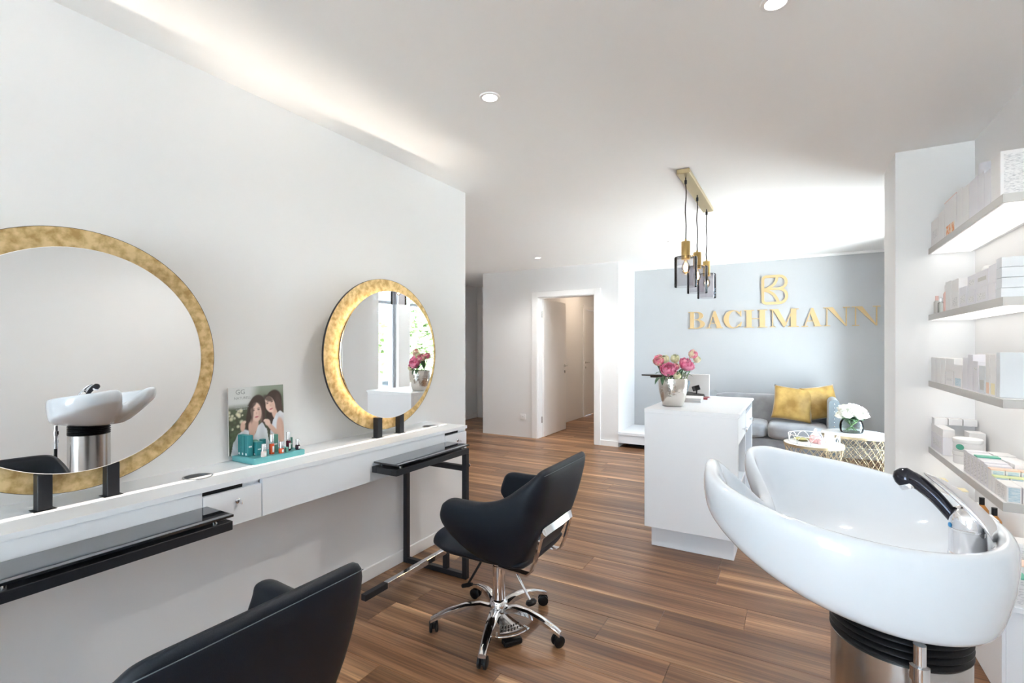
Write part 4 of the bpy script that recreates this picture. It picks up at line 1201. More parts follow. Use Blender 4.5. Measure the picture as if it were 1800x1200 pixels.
emblem()

# ------------------------------------------------------------------ sofa
def cushion_bm(cx, cy, cz, sx, sy, sz, n=14, ex=6, M=None):
    """rounded block"""
    bm = bmesh.new()
    bmesh.ops.create_cube(bm, size=2)
    bmesh.ops.subdivide_edges(bm, edges=bm.edges[:], cuts=n // 2, use_grid_fill=True)
    for v in bm.verts:
        p = v.co
        m = max(abs(p.x), abs(p.y), abs(p.z))
        l = (abs(p.x) ** ex + abs(p.y) ** ex + abs(p.z) ** ex) ** (1 / ex)
        q = p * (m / l)
        q = Vector((q.x * sx / 2, q.y * sy / 2, q.z * sz / 2))
        v.co = Vector((cx, cy, cz)) + (M @ q if M is not None else q)
    return bm
sf = thing('sofa', 'grey velvet two-seat sofa with studded arms under the gold sign', 'sofa', (-.305, 6.78, 0))
SX0, SX1 = -1.02, .41
box('base', SX0 + .09, SX1 - .09, 6.44, 7.10, .10, .275, M_SOFA, sf, .015, 2, smooth=True)
finish('seat_cushion', cushion_bm(-.60, 6.68, .365, .60, .60, .175), M_SOFA, sf, True)
finish('seat_cushion', cushion_bm(.005, 6.67, .365, .60, .61, .175), M_SOFA, sf, True)
bm = cushion_bm(-.305, 7.05, .47, 1.40, .20, .55, ex=7)
finish('backrest', bm, M_SOFA, sf, True)
for s, xa, xb in ((0, SX0, SX0 + .105), (1, SX1 - .105, SX1)):
    # arm: rounded top, studded front panel
    xm = (xa + xb) / 2; r = (xb - xa) / 2
    pf = [(xa, .10), (xb, .10), (xb, .70)] + [(xm + r * math.cos(R(a)), .715 + r * math.sin(R(a))) for a in range(0, 181, 20)] + [(xa, .70)]
    bm = bmesh.new(); loft_bm(bm, [[(x, 6.385, z) for x, z in pf], [(x, 7.12, z) for x, z in pf]])
    arm = finish('arm', bm, M_SOFA2, sf, True, angle=50)
    for k in range(15):
        z = .16 + k * .04
        lathe('stud', [(.007, 0), (.0055, .004), (.001, .0055)], M_CHROME, arm, n=8, M=Matrix.Translation((xm, 6.385, z)) @ Matrix.Rotation(R(90), 4, 'X'))
for x in (SX0 + .12, SX1 - .12):
    for y in (6.5, 7.05):
        lathe('leg', [(.015, .0005), (.022, .10)], M_BLKP, sf, x, y, 12)
def throw_pillow(c, size, yaw, tilt, roll, label):
    bm = bmesh.new()
    n = 22
    Mx = Matrix.Translation(c) @ Matrix.Rotation(yaw, 4, 'Z') @ Matrix.Rotation(tilt, 4, 'X') @ Matrix.Rotation(roll, 4, 'Y')
    g = {}
    for s in (-1, 1):
        for i in range(n + 1):
            for j in range(n + 1):
                u = -1 + 2 * i / n; v = -1 + 2 * j / n
                edge = (i in (0, n) or j in (0, n))
                if edge and s == 1: g[(s, i, j)] = g[(-1, i, j)]; continue
                pin = 1 - .07 * (1 - v * v) * abs(u) ** 3 - .0
                pin2 = 1 - .07 * (1 - u * u) * abs(v) ** 3
                th = .075 * (max(0, (1 - u ** 2)) * max(0, (1 - v ** 2))) ** .42
                wr = .006 * math.sin(7 * u + 3 * v) * (1 - abs(u)) + .005 * math.sin(9 * v - 4 * u) * abs(v) * (1 - abs(v))
                g[(s, i, j)] = bm.verts.new(Mx @ Vector((u * size / 2 * pin, s * (th + (wr if not edge else 0)), v * size / 2 * pin2)))
        for i in range(n):
            for j in range(n):
                bm.faces.new((g[(s, i, j)], g[(s, i + 1, j)], g[(s, i + 1, j + 1)], g[(s, i, j + 1)]))
    o = finish('throw_pillow', bm, M_PILLOW, None, True)
    tag(o, label, 'pillow', 'mustard velvet throw pillows')
throw_pillow((-.040, 6.70, .672), .42, R(6), R(-22), R(7), 'mustard velvet pillow in front, left of the pair on the sofa')
throw_pillow((.240, 6.80, .690), .40, R(24), R(-16), R(-7), 'mustard velvet pillow half hidden, leaning on the studded sofa arm')

# ------------------------------------------------------------------ nest of wire tables
def lattice_table(cx, cy, r, zt, label, seed):
    t = thing('wire_side_table', label, 'side table', (cx, cy, 0), group='gold wire side tables')
    lathe('table_top', [(r - .006, zt - .012), (r - .004, zt - .002), (r - .010, zt), (.001, zt)], M_MARBLE, t, cx, cy, 56)
    lathe('rim', [(r - .004, zt - .026), (r, zt - .026), (r, zt - .003), (r - .004, zt - .003)], M_GOLDW, t, cx, cy, 56, cap0=False, cap1=False)
    lathe('foot_ring', [(r - .010, .001), (r, .001), (r, .012), (r - .010, .012)], M_GOLDW, t, cx, cy, 48, cap0=False, cap1=False)
    bm = bmesh.new()
    n = 22; rr = r - .006
    nb = 5
    for k in range(n):
        for s in (-1, 1):
            pts = []
            a0 = 2 * PI * k / n
            for i in range(nb * 4 + 1):
                f = i / (nb * 4)
                ph = f * nb * PI
                a = a0 + s * (PI / n) * .92 * (math.sin(ph) ** 2 if int(f * nb * 2 - 1e-9) % 2 == 0 or True else 0)
                rad = rr - .035 * math.sin(PI * f)
                pts.append((cx + rad * math.cos(a), cy + rad * math.sin(a), .012 + (zt - .038) * f))
            tube_bm(bm, pts, .0026, 4)
    o = finish('wire_lattice', bm, M_GOLDW, t, True)
    return t
lattice_table(.138, 5.38, .245, .45, 'lower gold wire table carrying the white tray', 1)
lattice_table(.500, 5.86, .285, .50, 'taller gold wire table carrying the glass of white roses', 2)
# tray with arches
TT = .4503
ty = thing('wire_tray', 'round white wire tray with arched rim on the lower gold table', 'tray', (.138, 5.38, TT))
lathe('tray_base', [(.20, TT + .0005), (.205, TT + .004), (.200, TT + .008), (.001, TT + .008)], M_MARBLE, ty, .138, 5.38, 48)
bm = bmesh.new(); tube_bm(bm, [(.138 + .205 * math.cos(2 * PI * i / 48), 5.38 + .205 * math.sin(2 * PI * i / 48), TT + .075) for i in range(48)], .0035, 6, closed=True)
finish('top_rail', bm, M_WIREW, ty, True)
bm = bmesh.new()
for k in range(11):
    a0 = 2 * PI * k / 11
    tube_bm(bm, [(.138 + .205 * math.cos(a0 + 2 * PI / 11 * f), 5.38 + .205 * math.sin(a0 + 2 * PI / 11 * f), TT + .006 + .068 * math.sin(PI * f) ** .6) for f in [i / 10 for i in range(11)]], .003, 5)
finish('arched_wire', bm, M_WIREW, ty, True)
TB = TT + .0083
t = thing('pink_jar', 'pink glass candle jar with white finial lid on the wire tray', 'jar', (.150, 5.33, TB))
lathe('jar_body', [(.030, TB), (.046, TB + .01), (.050, TB + .035), (.044, TB + .062), (.030, TB + .07)], M_PINKJ, t, .150, 5.33, 24)
lathe('lid', [(.034, TB + .0705), (.036, TB + .076), (.020, TB + .092), (.006, TB + .098), (.006, TB + .104), (.013, TB + .112), (.013, TB + .12), (.002, TB + .135)], M_CANDLE, t, .150, 5.33, 20)
t = thing('glass_votive', 'small clear and blush votive glass in front of the pink jar', 'votive', (.19, 5.275, TB))
lathe('glass', [(.020, TB), (.028, TB + .03), (.032, TB + .055), (.030, TB + .055), (.02, TB + .006)], M_PINKJ, t, .19, 5.275, 20, cap1=False)
t = thing('pillar_candle', 'ivory pillar candle in a patterned sleeve on the wire tray', 'candle', (.262, 5.40, TB))
lathe('candle', [(.036, TB), (.038, TB + .003), (.038, TB + .095), (.034, TB + .098), (.001, TB + .094)], M_CANDLE, t, .262, 5.40, 24)
tube('wick', [(.262, 5.40, TB + .094), (.263, 5.40, TB + .104)], .0012, M_BLKP, t, 5)
t = lathe('olive_dish', [(.02, TB), (.045, TB + .004), (.070, TB + .020), (.068, TB + .021), (.04, TB + .008), (.001, TB + .007)], M_OLIVE, None, .045, 5.40, 28)
tag(t, 'shallow olive-gold dish at the left of the wire tray', 'dish')
# glass with white roses
GX, GY, GZ = .470, 5.88, .5003
gl = thing('rose_vase', 'low round glass vase with white roses on the taller gold table', 'vase', (GX, GY, GZ))
lathe('glass_bowl', [(.080, GZ + .0005), (.092, GZ + .004), (.100, GZ + .03), (.102, GZ + .06), (.096, GZ + .095), (.086, GZ + .118), (.083, GZ + .118), (.094, GZ + .09), (.098, GZ + .055), (.090, GZ + .012), (.001, GZ + .010)], M_GLASS, gl, GX, GY, 40)
lathe('water', [(.088, GZ + .0125), (.0965, GZ + .05), (.001, GZ + .0505)], M_WATER, gl, GX, GY, 32)
ro = thing('rose_bouquet', 'white roses with dark leaves in the low glass vase', 'flowers', (GX, GY, GZ + .015))
for i, (px, pz, dd, rr) in enumerate(((-.075, .205, -.05, .058), (.085, .210, -.03, .060), (.01, .245, 0, .058), (.02, .19, -.09, .05), (-.04, .24, .06, .05), (.10, .23, .06, .052), (-.085, .175, .04, .045), (.13, .18, .0, .045))):
    c = Vector((GX, GY, 0)) + RV * px + FV * dd; c.z = GZ + pz
    ax = Vector((c.x - GX, c.y - GY, .14)) - FV * .05
    bloom('bloom', c, ax, rr, M_ROSE, ro, 40 + i, .3)
    tube('stem', [tuple(c - ax.normalized() * rr * .9), (GX + (c.x - GX) * .4, GY + (c.y - GY) * .4, GZ + .10), (GX - (c.x - GX) * .5, GY - (c.y - GY) * .5, GZ + .02)], .003, M_STEMG, ro, 6)
rn = random.Random(5)
for k in range(16):
    a = rn.uniform(0, 2 * PI)
    bm = bmesh.new()
    b0 = Vector((GX + .04 * math.cos(a), GY + .04 * math.sin(a), GZ + .11)); b1 = Vector((GX + .115 * math.cos(a), GY + .115 * math.sin(a), GZ + rn.uniform(.125, .165)))
    leaf(bm, b0, b1, .024)
    o = finish('leaf', bm, M_LEAF, ro, True); sm = o.modifiers.new('solid', 'SOLIDIFY'); sm.thickness = .0008

# ------------------------------------------------------------------ shampoo basin
BX, BY, BROT = .171, 1.213, 155
bs = thing('shampoo_basin', 'white porcelain shampoo basin on a steel pedestal', 'basin', (BX, BY, 0), R(BROT), local=True)
def bowl_bm():
    bm = bmesh.new()
    N = 120
    cx = .10
    prof_n = 0
    rings = []
    for i in range(N):
        ph = 2 * PI * i / N
        d = ((ph + PI) % (2 * PI)) - PI
        dd = abs(math.degrees(d))
        notch = math.exp(-(dd / 15.0) ** 4)
        horn = math.exp(-((dd - 30) / 13.0) ** 2)
        Rr = .276 + (.020 if d < 0 else -.008) * horn + .004 * math.cos(2 * ph)
        Rr *= 1 - .04 * ((1 - math.cos(ph)) / 2) ** 3
        Rr -= .095 * notch
        c, s = math.cos(ph), math.sin(ph)
        a = Rr * c
        f = min(1, max(0, (a + .28) / .53))
        zr = 1.0 + .07 * f - .085 * notch + .006 * horn
        zw = .848 + .155 * f ** 1.15
        zw = min(zw, zr - .055)
        back = ((1 - c) / 2) ** 2
        P = [(.02 / .27, .884), (.30, .886), (.55, .897 + .03 * back), (.72, .925 + .030 * back), (.82, zr - .055 + .008 * back), (.862, zr - .022), (.885, zr - .006), (.92, zr), (.96, zr - .001), (.988, zr - .009), (1.0, zr - .026),
             (.998, (zr - .026) * .6 + zw * .4), (.985 - .05 * back, zw + .006), (.965 - .05 * back, zw - .006), (.86, zw * .8 + .838 * .2 - .010), (.62, zw * .38 + .838 * .62 - .010), (.42, .836), (.02 / .27, .834)]
        if notch > .01:
            # thick rolled neck edge
            P[4] = (.82 - .10 * notch, P[4][1]); P[5] = (.862 - .10 * notch, P[5][1]); P[6] = (.885 - .08 * notch, P[6][1]); P[7] = (.92 - .05 * notch, P[7][1])
        ring = []
        for (k, z) in P:
            ring.append(bm.verts.new((cx + Rr * k * c, Rr * k * s, z)))
        rings.append(ring)
    m = len(rings[0])
    for i in range(N):
        a, b = rings[i], rings[(i + 1) % N]
        for k in range(m - 1): bm.faces.new((a[k], b[k], b[k + 1], a[k + 1]))
    bm.faces.new([r[0] for r in rings]); bm.faces.new([r[-1] for r in reversed(rings)])
    return bm
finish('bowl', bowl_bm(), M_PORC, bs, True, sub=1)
lathe('drain', [(.022, .8865), (.024, .8885), (.016, .889), (.001, .887)], M_CHROME, bs, .10, 0, 24)
pf = [(.095, .833)]
for k in range(5):
    z = .832 - k * .0125
    pf += [(.112, z - .004), (.112, z - .006), (.101, z - .0105)]
pf += [(.104, .765)]
lathe('bellows', list(reversed(pf)), M_RUBBER, bs, n=56, angle=80)
lathe('pedestal', [(.112, .0005), (.112, .012), (.110, .014), (.110, .772), (.1065, .775)], M_STEEL, bs, n=64, angle=30)
# hose fitting under the near edge
hx, hy = -.075, .145
lathe('hose_fitting', [(.010, .70), (.010, .735), (.013, .737), (.013, .755), (.010, .757), (.010, .785), (.014, .787), (.014, .81), (.009, .812), (.009, .845)], M_CHROME, bs, hx, hy, 20)
hs = [(hx, hy, .702), (hx, hy, .62), (hx + .01, hy - .012, .50), (hx + .02, hy - .02, .35), (hx + .01, hy - .0, .18), (hx - .03, hy + .01, .05), (hx - .10, hy + .02, .012), (hx - .25, hy + .02, .012)]
tube('hose', catmull(hs, 5), .009, M_BLKP, bs, 12)
# mixer tap
fx, fy = -.0934, -.046
tilt = Matrix.Translation((fx, fy, 0))
fa = lathe('tap_body', [(.0285, .925), (.0285, .957), (.027, .959), (.027, 1.000), (.0278, 1.001), (.0278, 1.004), (.027, 1.005), (.0265, 1.022), (.021, 1.038), (.010, 1.046), (.001, 1.047)], M_CHROME, bs, n=40, M=tilt, angle=35)
def tapM(x, y, z): return tuple(tilt @ Vector((x, y, z)))
# spout: dark hand shower lying forward
sp = catmull([(.0, 0, .995), (.022, 0, 1.022), (.048, 0, 1.052), (.076, 0, 1.074), (.096, 0, 1.078)], 5)
M_DCHR = mat('dark_chrome', (.045, .045, .055), .08, .9)
tube('spout', [tapM(*p) for p in sp], .012, M_DCHR, bs, 18, rs=[.011 + .007 * (i / (len(sp) - 1)) ** 2 for i in range(len(sp))])
lathe('spout_end', [(.001, .019), (.012, .016), (.0185, .007), (.019, -.004), (.016, -.012)], M_DCHR, bs, n=24, M=tilt @ Matrix.Translation((.095, 0, 1.078)) @ Matrix.Rotation(R(25), 4, 'Y'))
lathe('spray_head', [(.0155, -.011), (.0165, -.016), (.015, -.022), (.002, -.0225)], M_CHROME, bs, n=24, M=tilt @ Matrix.Translation((.095, 0, 1.078)) @ Matrix.Rotation(R(25), 4, 'Y'))
# lever: flat pointed blade over the spout
loops = []
for (x, z, w, th) in ((-.038, 1.000, .022, .016), (-.037, 1.024, .028, .024), (-.012, 1.053, .027, .026), (.020, 1.077, .022, .018), (.046, 1.090, .014, .010), (.066, 1.096, .004, .004)):
    loops.append([tapM(x, -w, z - th), tapM(x, w, z - th), tapM(x, w, z - th * .3), tapM(x, w * .5, z), tapM(x, -w * .5, z), tapM(x, -w, z - th * .3)])
bm = bmesh.new(); loft_bm(bm, loops)
finish('tap_lever', bm, M_CHROME, bs, True, sub=2)
lathe('cold_mark', [(.0045, 0), (.004, .0015), (.001, .002)], M_BLUEP, bs, n=14, M=tilt @ Matrix.Translation((.021, .017, 1.008)) @ Matrix.Rotation(R(40), 4, 'Z') @ Matrix.Rotation(R(90), 4, 'Y'))

# ------------------------------------------------------------------ product shelves
SXF, SYC, SYE = .659, 2.477, YN
STOP = [.767, 1.147, 1.525, 1.905]
ORD = ['lowest', 'second-lowest', 'second-highest', 'highest']
for i, zt in enumerate(STOP):
    t = thing('wall_shelf', '%s of the four white wall shelves with a grey front edge' % ORD[i], 'shelf', (.76, 3.07, zt - .032), group='wall shelves in the niche')
    box('board', SXF + .003, XR - .0005, SYC + .003, SYE - .0005, zt - .030, zt, M_SHELFW, t, 0)
    box('edge_band', SXF, SXF + .0028, SYC, SYE - .0005, zt - .032, zt + .0005, M_SHELF, t, .0004)
    box('edge_band', SXF + .003, XR - .0005, SYC, SYC + .0028, zt - .032, zt + .0005, M_SHELF, t, .0004)
    box('light_panel', SXF + .012, XR - .02, SYC + .02, SYE - .02, zt - .0325, zt - .0303, M_LEDW, t, 0)
cb = thing('base_cabinet', 'low white base cabinet under the product shelves', 'cabinet', (.76, 3.07, 0))
BZ = .39
box('body', SXF + .012, XR - .0005, SYC + .012, SYE - .0005, .0005, BZ - .0205, M_LACQ, cb, .001)
box('cabinet_top', SXF, XR - .0005, SYC, SYE - .0005, BZ - .020, BZ, M_LACQ, cb, .001)
for k in range(3):
    y0 = SYC + .014 + k * .39
    d = box('cabinet_door', SXF + .0005, SXF + .0118, y0, y0 + .386, .03, BZ - .024, M_LACQ, cb, .001)

NUM = ['first', 'second', 'third', 'fourth', 'fifth', 'sixth', 'seventh', 'eighth', 'ninth', 'tenth', 'eleventh', 'twelfth', 'thirteenth', 'fourteenth']
def carton(x0, x1, y0, y1, z0, h, m, label, group, front=None, side=None, topc=None, cap=None):
    """front: print on the face towards the room (-x); side: print on the face towards the viewer (-y)"""
    t = thing('product_carton', label, 'box', ((x0 + x1) / 2, (y0 + y1) / 2, z0), 0, group)
    z0 = z0 + .0004
    box('carton', x0, x1, y0, y1, z0, z0 + h, m, t, .001)
    if front: box('printed_panel', x0 - .0004, x0, y0 + (y1 - y0) * .15, y1 - (y1 - y0) * .15, z0 + h * front[1], z0 + h * front[2], front[0], t, 0)
    if side: box('printed_panel', x0 + (x1 - x0) * .12, x1 - (x1 - x0) * .12, y0 - .0004, y0, z0 + h * side[1], z0 + h * side[2], side[0], t, 0)
    if topc: box('lid_edge', x0 - .0005, x1 + .0005, y0 - .0005, y1 + .0005, z0 + h - .004, z0 + h + .0006, topc, t, 0)
    return t
XF = SXF + .012          # front row
def yu(u, x=XF): return Yof(u, x)

# highest shelf: a row of cartons rising towards the viewer
Z = STOP[3] + .0003
G = 'products on the highest shelf'
n = [0]
def row(z, g, shelf, items):
    """items: (u_far, u_near, h, material, extra words, dict)"""
    for i, (ua, ub, h, m, words_, kw) in enumerate(items):
        ya = min(yu(ua), SYE - .004); yb = yu(ub) + .002
        dep = kw.pop('d', .052); x0 = XF + kw.pop('in_', 0)
        carton(x0, x0 + dep, max(yb, SYC + .006), ya, z, h, m, '%s, %s from end wall, %s shelf' % (words_, NUM[i], shelf), g, **kw)
row(Z, G, 'highest', [
    (1632, 1649.5, .150, M_CARD, 'white carton', dict(front=(M_PRINTG, .3, .6))),
    (1650, 1660, .160, M_CARD, 'slim white carton', dict(side=(M_PRINTG, .8, .95))),
    (1660.5, 1681, .185, M_CARD, 'carton with orange picture print', dict(front=(M_ORANGE, .02, .30), topc=M_PINKP)),
    (1682, 1692, .185, M_CARD, 'plain white carton', dict()),
    (1692.5, 1703, .172, M_CARD, 'narrow white carton', dict(side=(M_SHELF, .1, .95))),
    (1703.5, 1719, .170, M_CARDL, 'lilac-white carton', dict(side=(M_SHELF, .72, .95))),
    (1719.5, 1730, .165, M_CARDL, 'pale lilac carton', dict(side=(M_PRINTG, .4, .9))),
    (1730.5, 1741, .150, M_CARDL, 'short lilac carton', dict()),
    (1742, 1759, .178, M_CARD, 'tall white carton with printed text', dict(side=(M_PRINTG, .10, .92), d=.085)),
])
TBX, TBY = .758, 3.06
t = thing('tall_bottle', 'tall lilac bottle with violet stripe on the highest shelf', 'bottle', (TBX, TBY, Z), 0, G)
lathe('bottle_body', [(.026, Z + .0004), (.028, Z + .004), (.028, Z + .270), (.024, Z + .284), (.001, Z + .285)], M_CARDL, t, TBX, TBY, 28)
lathe('violet_stripe', [(.0283, Z + .212), (.0283, Z + .224)], M_PURPLE, t, TBX, TBY, 28, cap0=False, cap1=False)

# second-highest shelf
Z = STOP[2] + .0003
G = 'products on the second-highest shelf'
for (u, r, h, m, cp, lab) in ((1637, .014, .105, M_SHELF, M_PINKP, 'small grey bottle nearest the end wall on the second-highest shelf'),
                              (1646, .014, .085, M_GLASS, M_SILVERC, 'small clear bottle with silver cap on the second-highest shelf'),
                              (1655, .013, .145, M_PINKP, M_CARD, 'slim blush tube beside the clear bottle on the second-highest shelf')):
    y = min(yu(u), SYE - .03)
    t = thing('small_bottle', lab, 'bottle', (XF + .02, y, Z), 0, G)
    lathe('bottle_body', [(r * .95, Z + .0004), (r, Z + .003), (r, Z + h * .68), (r * .5, Z + h * .76)], m, t, XF + .02, y, 18)
    lathe('bottle_cap', [(r * .55, Z + h * .76), (r * .55, Z + h)], cp, t, XF + .02, y, 14)
row(Z, G, 'second-highest', [
    (1662, 1672, .150, M_CARD, 'tall white carton behind the tubes', dict()),
    (1672.5, 1685, .145, M_CARD, 'white carton with faint print', dict(front=(M_PRINTG, .1, .4))),
    (1686, 1699, .095, M_CARDL, 'lower lilac-white carton', dict(front=(M_PRINTG, .2, .6))),
    (1700, 1714, .066, M_CARDL, 'lower carton of the first stacked pair', dict(front=(M_PRINTG, .2, .6))),
    (1715, 1736, .068, M_CARDL, 'lower carton of the second stacked pair', dict(front=(M_PRINTG, .2, .6))),
    (1737, 1749.5, .070, M_CARDL, 'lower carton of the third stacked pair', dict()),
    (1750, 1760, .038, M_CARDB, 'shiny flat carton at the bottom of the pile', dict(d=.10)),
])
row(Z + .0685, G, 'second-highest', [
    (1693, 1713.5, .064, M_CARDL, 'upper lilac carton resting across two', dict(front=(M_PRINTG, .3, .7), in_=.004)),
    (1715, 1736, .066, M_CARDL, 'upper carton with round logo dot', dict(front=(M_SHELF, .35, .6), in_=.002)),
    (1737, 1749.5, .072, M_CARDL, 'upper shrink-wrapped carton', dict(in_=.002)),
]) if False else None
def stack(z, ua, ub, h, m, lab, g, d=.07, **kw):
    carton(XF + .002, XF + .002 + d, max(yu(ub) + .002, SYC + .006), min(yu(ua), SYE - .004), z, h, m, lab, g, **kw)
stack(Z + .0672, 1700, 1714, .066, M_CARDL, 'lilac carton on top of the first stacked pair, second-highest shelf', G, front=(M_PRINTG, .3, .7))
stack(Z + .0692, 1715, 1736, .066, M_CARDL, 'lilac carton with dark dot on top of the second stacked pair', G, front=(M_SHELF, .35, .6))
stack(Z + .0712, 1737, 1749.5, .070, M_CARDL, 'lilac carton on top of the third stacked pair, second-highest shelf', G)
for k, w_ in enumerate(('second', 'third', 'top')):
    stack(Z + .0392 * (k + 1), 1750, 1760, .038, M_CARDB, 'shiny flat carton, %s from the bottom of the shrink-wrapped pile' % w_ if k < 2 else 'shiny flat carton topping the shrink-wrapped pile', G, d=.10)
t = thing('round_box', 'round white hat-box jar standing behind the cartons on the second-highest shelf', 'jar', (.81, 3.15, Z), 0, G)
lathe('jar_body', [(.040, Z + .0004), (.046, Z + .004), (.046, Z + .155), (.044, Z + .16)], M_CARD, t, .81, 3.15, 32)
lathe('jar_lid', [(.047, Z + .1602), (.048, Z + .162), (.048, Z + .185), (.040, Z + .200), (.001, Z + .204)], M_SHELFW, t, .81, 3.15, 32)

# second-lowest shelf
Z = STOP[1] + .0003
G = 'products on the second-lowest shelf'
row(Z, G, 'second-lowest', [
    (1631, 1645, .135, M_CARD, 'white carton against the wall', dict()),
    (1645.5, 1653, .135, M_CARD, 'slim white carton', dict()),
    (1653.5, 1661, .135, M_CARD, 'second slim white carton', dict()),
    (1662, 1676, .072, M_CARD, 'lower white carton of a pair', dict(front=(M_PRINTG, .3, .5))),
    (1677, 1691, .108, M_CARD, 'short white carton with pale print', dict(front=(M_PRINTB, .05, .4))),
    (1692.5, 1701, .145, M_CARDL, 'pale lilac carton', dict()),
    (1701.5, 1710, .160, M_CARDL, 'tallest pale lilac carton', dict()),
    (1710.5, 1719, .132, M_CARDL, 'pale lilac carton with tiny logo', dict(front=(M_PRINTG, .7, .8))),
    (1721, 1731, .115, M_CARDB, 'carton with grey label panel', dict(front=(M_SHELF, .12, .48))),
    (1732.5, 1740, .165, M_CARD, 'white carton with a blush drop print', dict(front=(M_PEACH, .03, .30))),
    (1740.5, 1750.5, .165, M_CARD, 'white carton with a yellow drop print', dict(front=(M_CREAM, .03, .30))),
    (1751.5, 1758, .172, M_CARDB, 'large grey-blue carton at the shelf corner', dict(d=.075)),
])
stack(Z + .0732, 1662, 1676, .062, M_CARD, 'white carton on top of the pair, second-lowest shelf', G)
carton(XF + .077, XF + .150, SYC + .008, SYC + .07, Z, .172, M_CARDB, 'large grey-blue carton beside the shelf corner, right edge of the picture', G)

# lowest shelf
Z = STOP[0] + .0003
G = 'products on the lowest shelf'
for k, (h0, lab) in enumerate(((0, 'white printed carton against the wall on the lowest shelf, bottom of two'), (.095, 'white carton resting on the printed one by the wall, lowest shelf'))):
    carton(XF, XF + .05, yu(1657), SYE - .006, Z + h0, .094 if k == 0 else .042, M_CARDL if k == 0 else M_CARD, lab, G, front=(M_PRINTG, .3, .7) if k == 0 else None)
for k in range(3):
    carton(XF + .002 + .062 * k, XF + .060 + .062 * k, SYE - .066, SYE - .008, Z + .1375, .036, M_CARD, 'small white carton, %s of three across the back of the lowest shelf' % NUM[k], G)
jy = (yu(1658) + yu(1690)) / 2
for k, (z0, lab) in enumerate(((0, 'wide white tub at the bottom of the round stack, lowest shelf'), (.062, 'wide white tub with green oval label, upper of the round stack'))):
    t = thing('round_tub', lab, 'jar', (XF + .060, jy, Z + z0), 0, G)
    zz = Z + z0 + .0004
    lathe('tub_body', [(.052, zz), (.055, zz + .004), (.055, zz + .040), (.053, zz + .042)], M_CARD, t, XF + .060, jy, 36)
    lathe('tub_lid', [(.0565, zz + .0422), (.0575, zz + .044), (.0575, zz + .058), (.055, zz + .0605), (.001, zz + .0605)], M_SHELFW, t, XF + .060, jy, 36)
    if k:
        lathe('oval_label', [(.014, 0), (.013, .0012), (.001, .0014)], M_MINT, t, n=24, M=Matrix.Translation((XF + .022, jy - .0405, zz + .022)) @ Matrix.Rotation(R(-46), 4, 'Z') @ Matrix.Rotation(R(90), 4, 'X') @ Matrix.Diagonal((1.3, 1, 1, 1)))
carton(XF + .110, XF + .175, SYE - .24, SYE - .15, Z, .125, M_CARD, 'square white carton at the back, right of the round tubs', G)
edges = [1694, 1700, 1706, 1712, 1718, 1724, 1730, 1736]
for k in range(7):
    g = (k == 3)
    carton(XF, XF + .075, yu(edges[k + 1]) + .002, yu(edges[k]) - .001, Z, (.100, .097, .098, .104, .098, .098, .094)[k], M_CARDL, ('white carton with green lid edge, %s in the front row of the lowest shelf' if g else 'white printed carton, %s in the front row of the lowest shelf') % NUM[k], G,
           front=(M_PRINTG, .1, .9), topc=M_MINT if g else None)
    carton(XF + .080, XF + .150, yu(edges[k + 1]) + .002, yu(edges[k]) - .001, Z, (.098, .100, .096, .099, .101, .104, .106)[k], M_CARD, 'plain white carton, %s in the rear row of the lowest shelf' % NUM[k], G, side=(M_PRINTB, .2, .8) if k == 6 else None)
for k in range(4):
    x0 = XF + .0435 * k
    carton(x0, x0 + .041, yu(1743) + .004, yu(1736.5) - .001, Z, .088, M_CARD, 'peach-topped carton, %s from the shelf edge on the lowest shelf' % NUM[k], G, side=(M_PRINTB, .55, .92), topc=M_PEACH)
    carton(x0, x0 + .041, yu(1749.5) + .003, yu(1743.5) - .001, Z, .068, M_CARD, 'lime-edged carton, %s from the shelf edge on the lowest shelf' % NUM[k], G, side=(M_PRINTB, .6, .95), topc=mat('lime_edge_card', (.72, .78, .42), .5) if k == 0 else MATS['lime_edge_card'])
    carton(x0, x0 + .041, SYC + .007, yu(1750) - .001, Z, .060, M_CARD, 'small carton with pale blue label, %s along the near end of the lowest shelf' % NUM[k], G, side=(M_PRINTB, .08, .92), front=(M_PRINTG, .1, .9))

# things on the base cabinet
Z = BZ + .0003
G = 'products on the base cabinet'
for (x0, y1, w, d, h, m, tc, lab) in ((XF + .0, SYE - .006, .060, .070, .205, M_CARD, M_CREAM, 'tall cream-topped carton against the wall on the base cabinet'),
                                      (XF + .066, SYE - .080, .062, .070, .175, M_CARD, M_CREAM, 'cream-topped carton, second from the wall on the base cabinet'),
                                      (XF + .0, SYE - .160, .060, .070, .150, M_CARD, M_CREAM, 'shorter cream-topped carton near the front of the base cabinet'),
                                      (XF + .07, SYE - .26, .075, .080, .150, M_CARD, None, 'plain white carton in the middle of the base cabinet'),
                                      (XF + .02, SYE - .42, .085, .10, .165, M_CARD, M_CARDB, 'white carton with pale blue edge on the base cabinet'),
                                      (XF + .03, SYE - .60, .075, .10, .180, M_CARD, M_CARDB, 'white carton with blue lid edge behind the basin'),
                                      (XF + .085, SYE - .80, .075, .09, .150, M_CARD, None, 'white carton behind the printed grey box on the base cabinet'),
                                      (XF + .04, SYE - 1.00, .075, .075, .120, M_CARD, M_PEACH, 'peach-topped carton near the near end of the base cabinet'),
                                      (XF + .0, SYC + .085, .060, .075, .105, M_CARD, M_MINT, 'printed grey carton with mint lid at the near end of the base cabinet')):
    carton(x0, x0 + w, y1 - d, y1, Z, h, m, lab, G, topc=tc, side=(M_PRINTG, .1, .9) if 'printed' in lab else None)
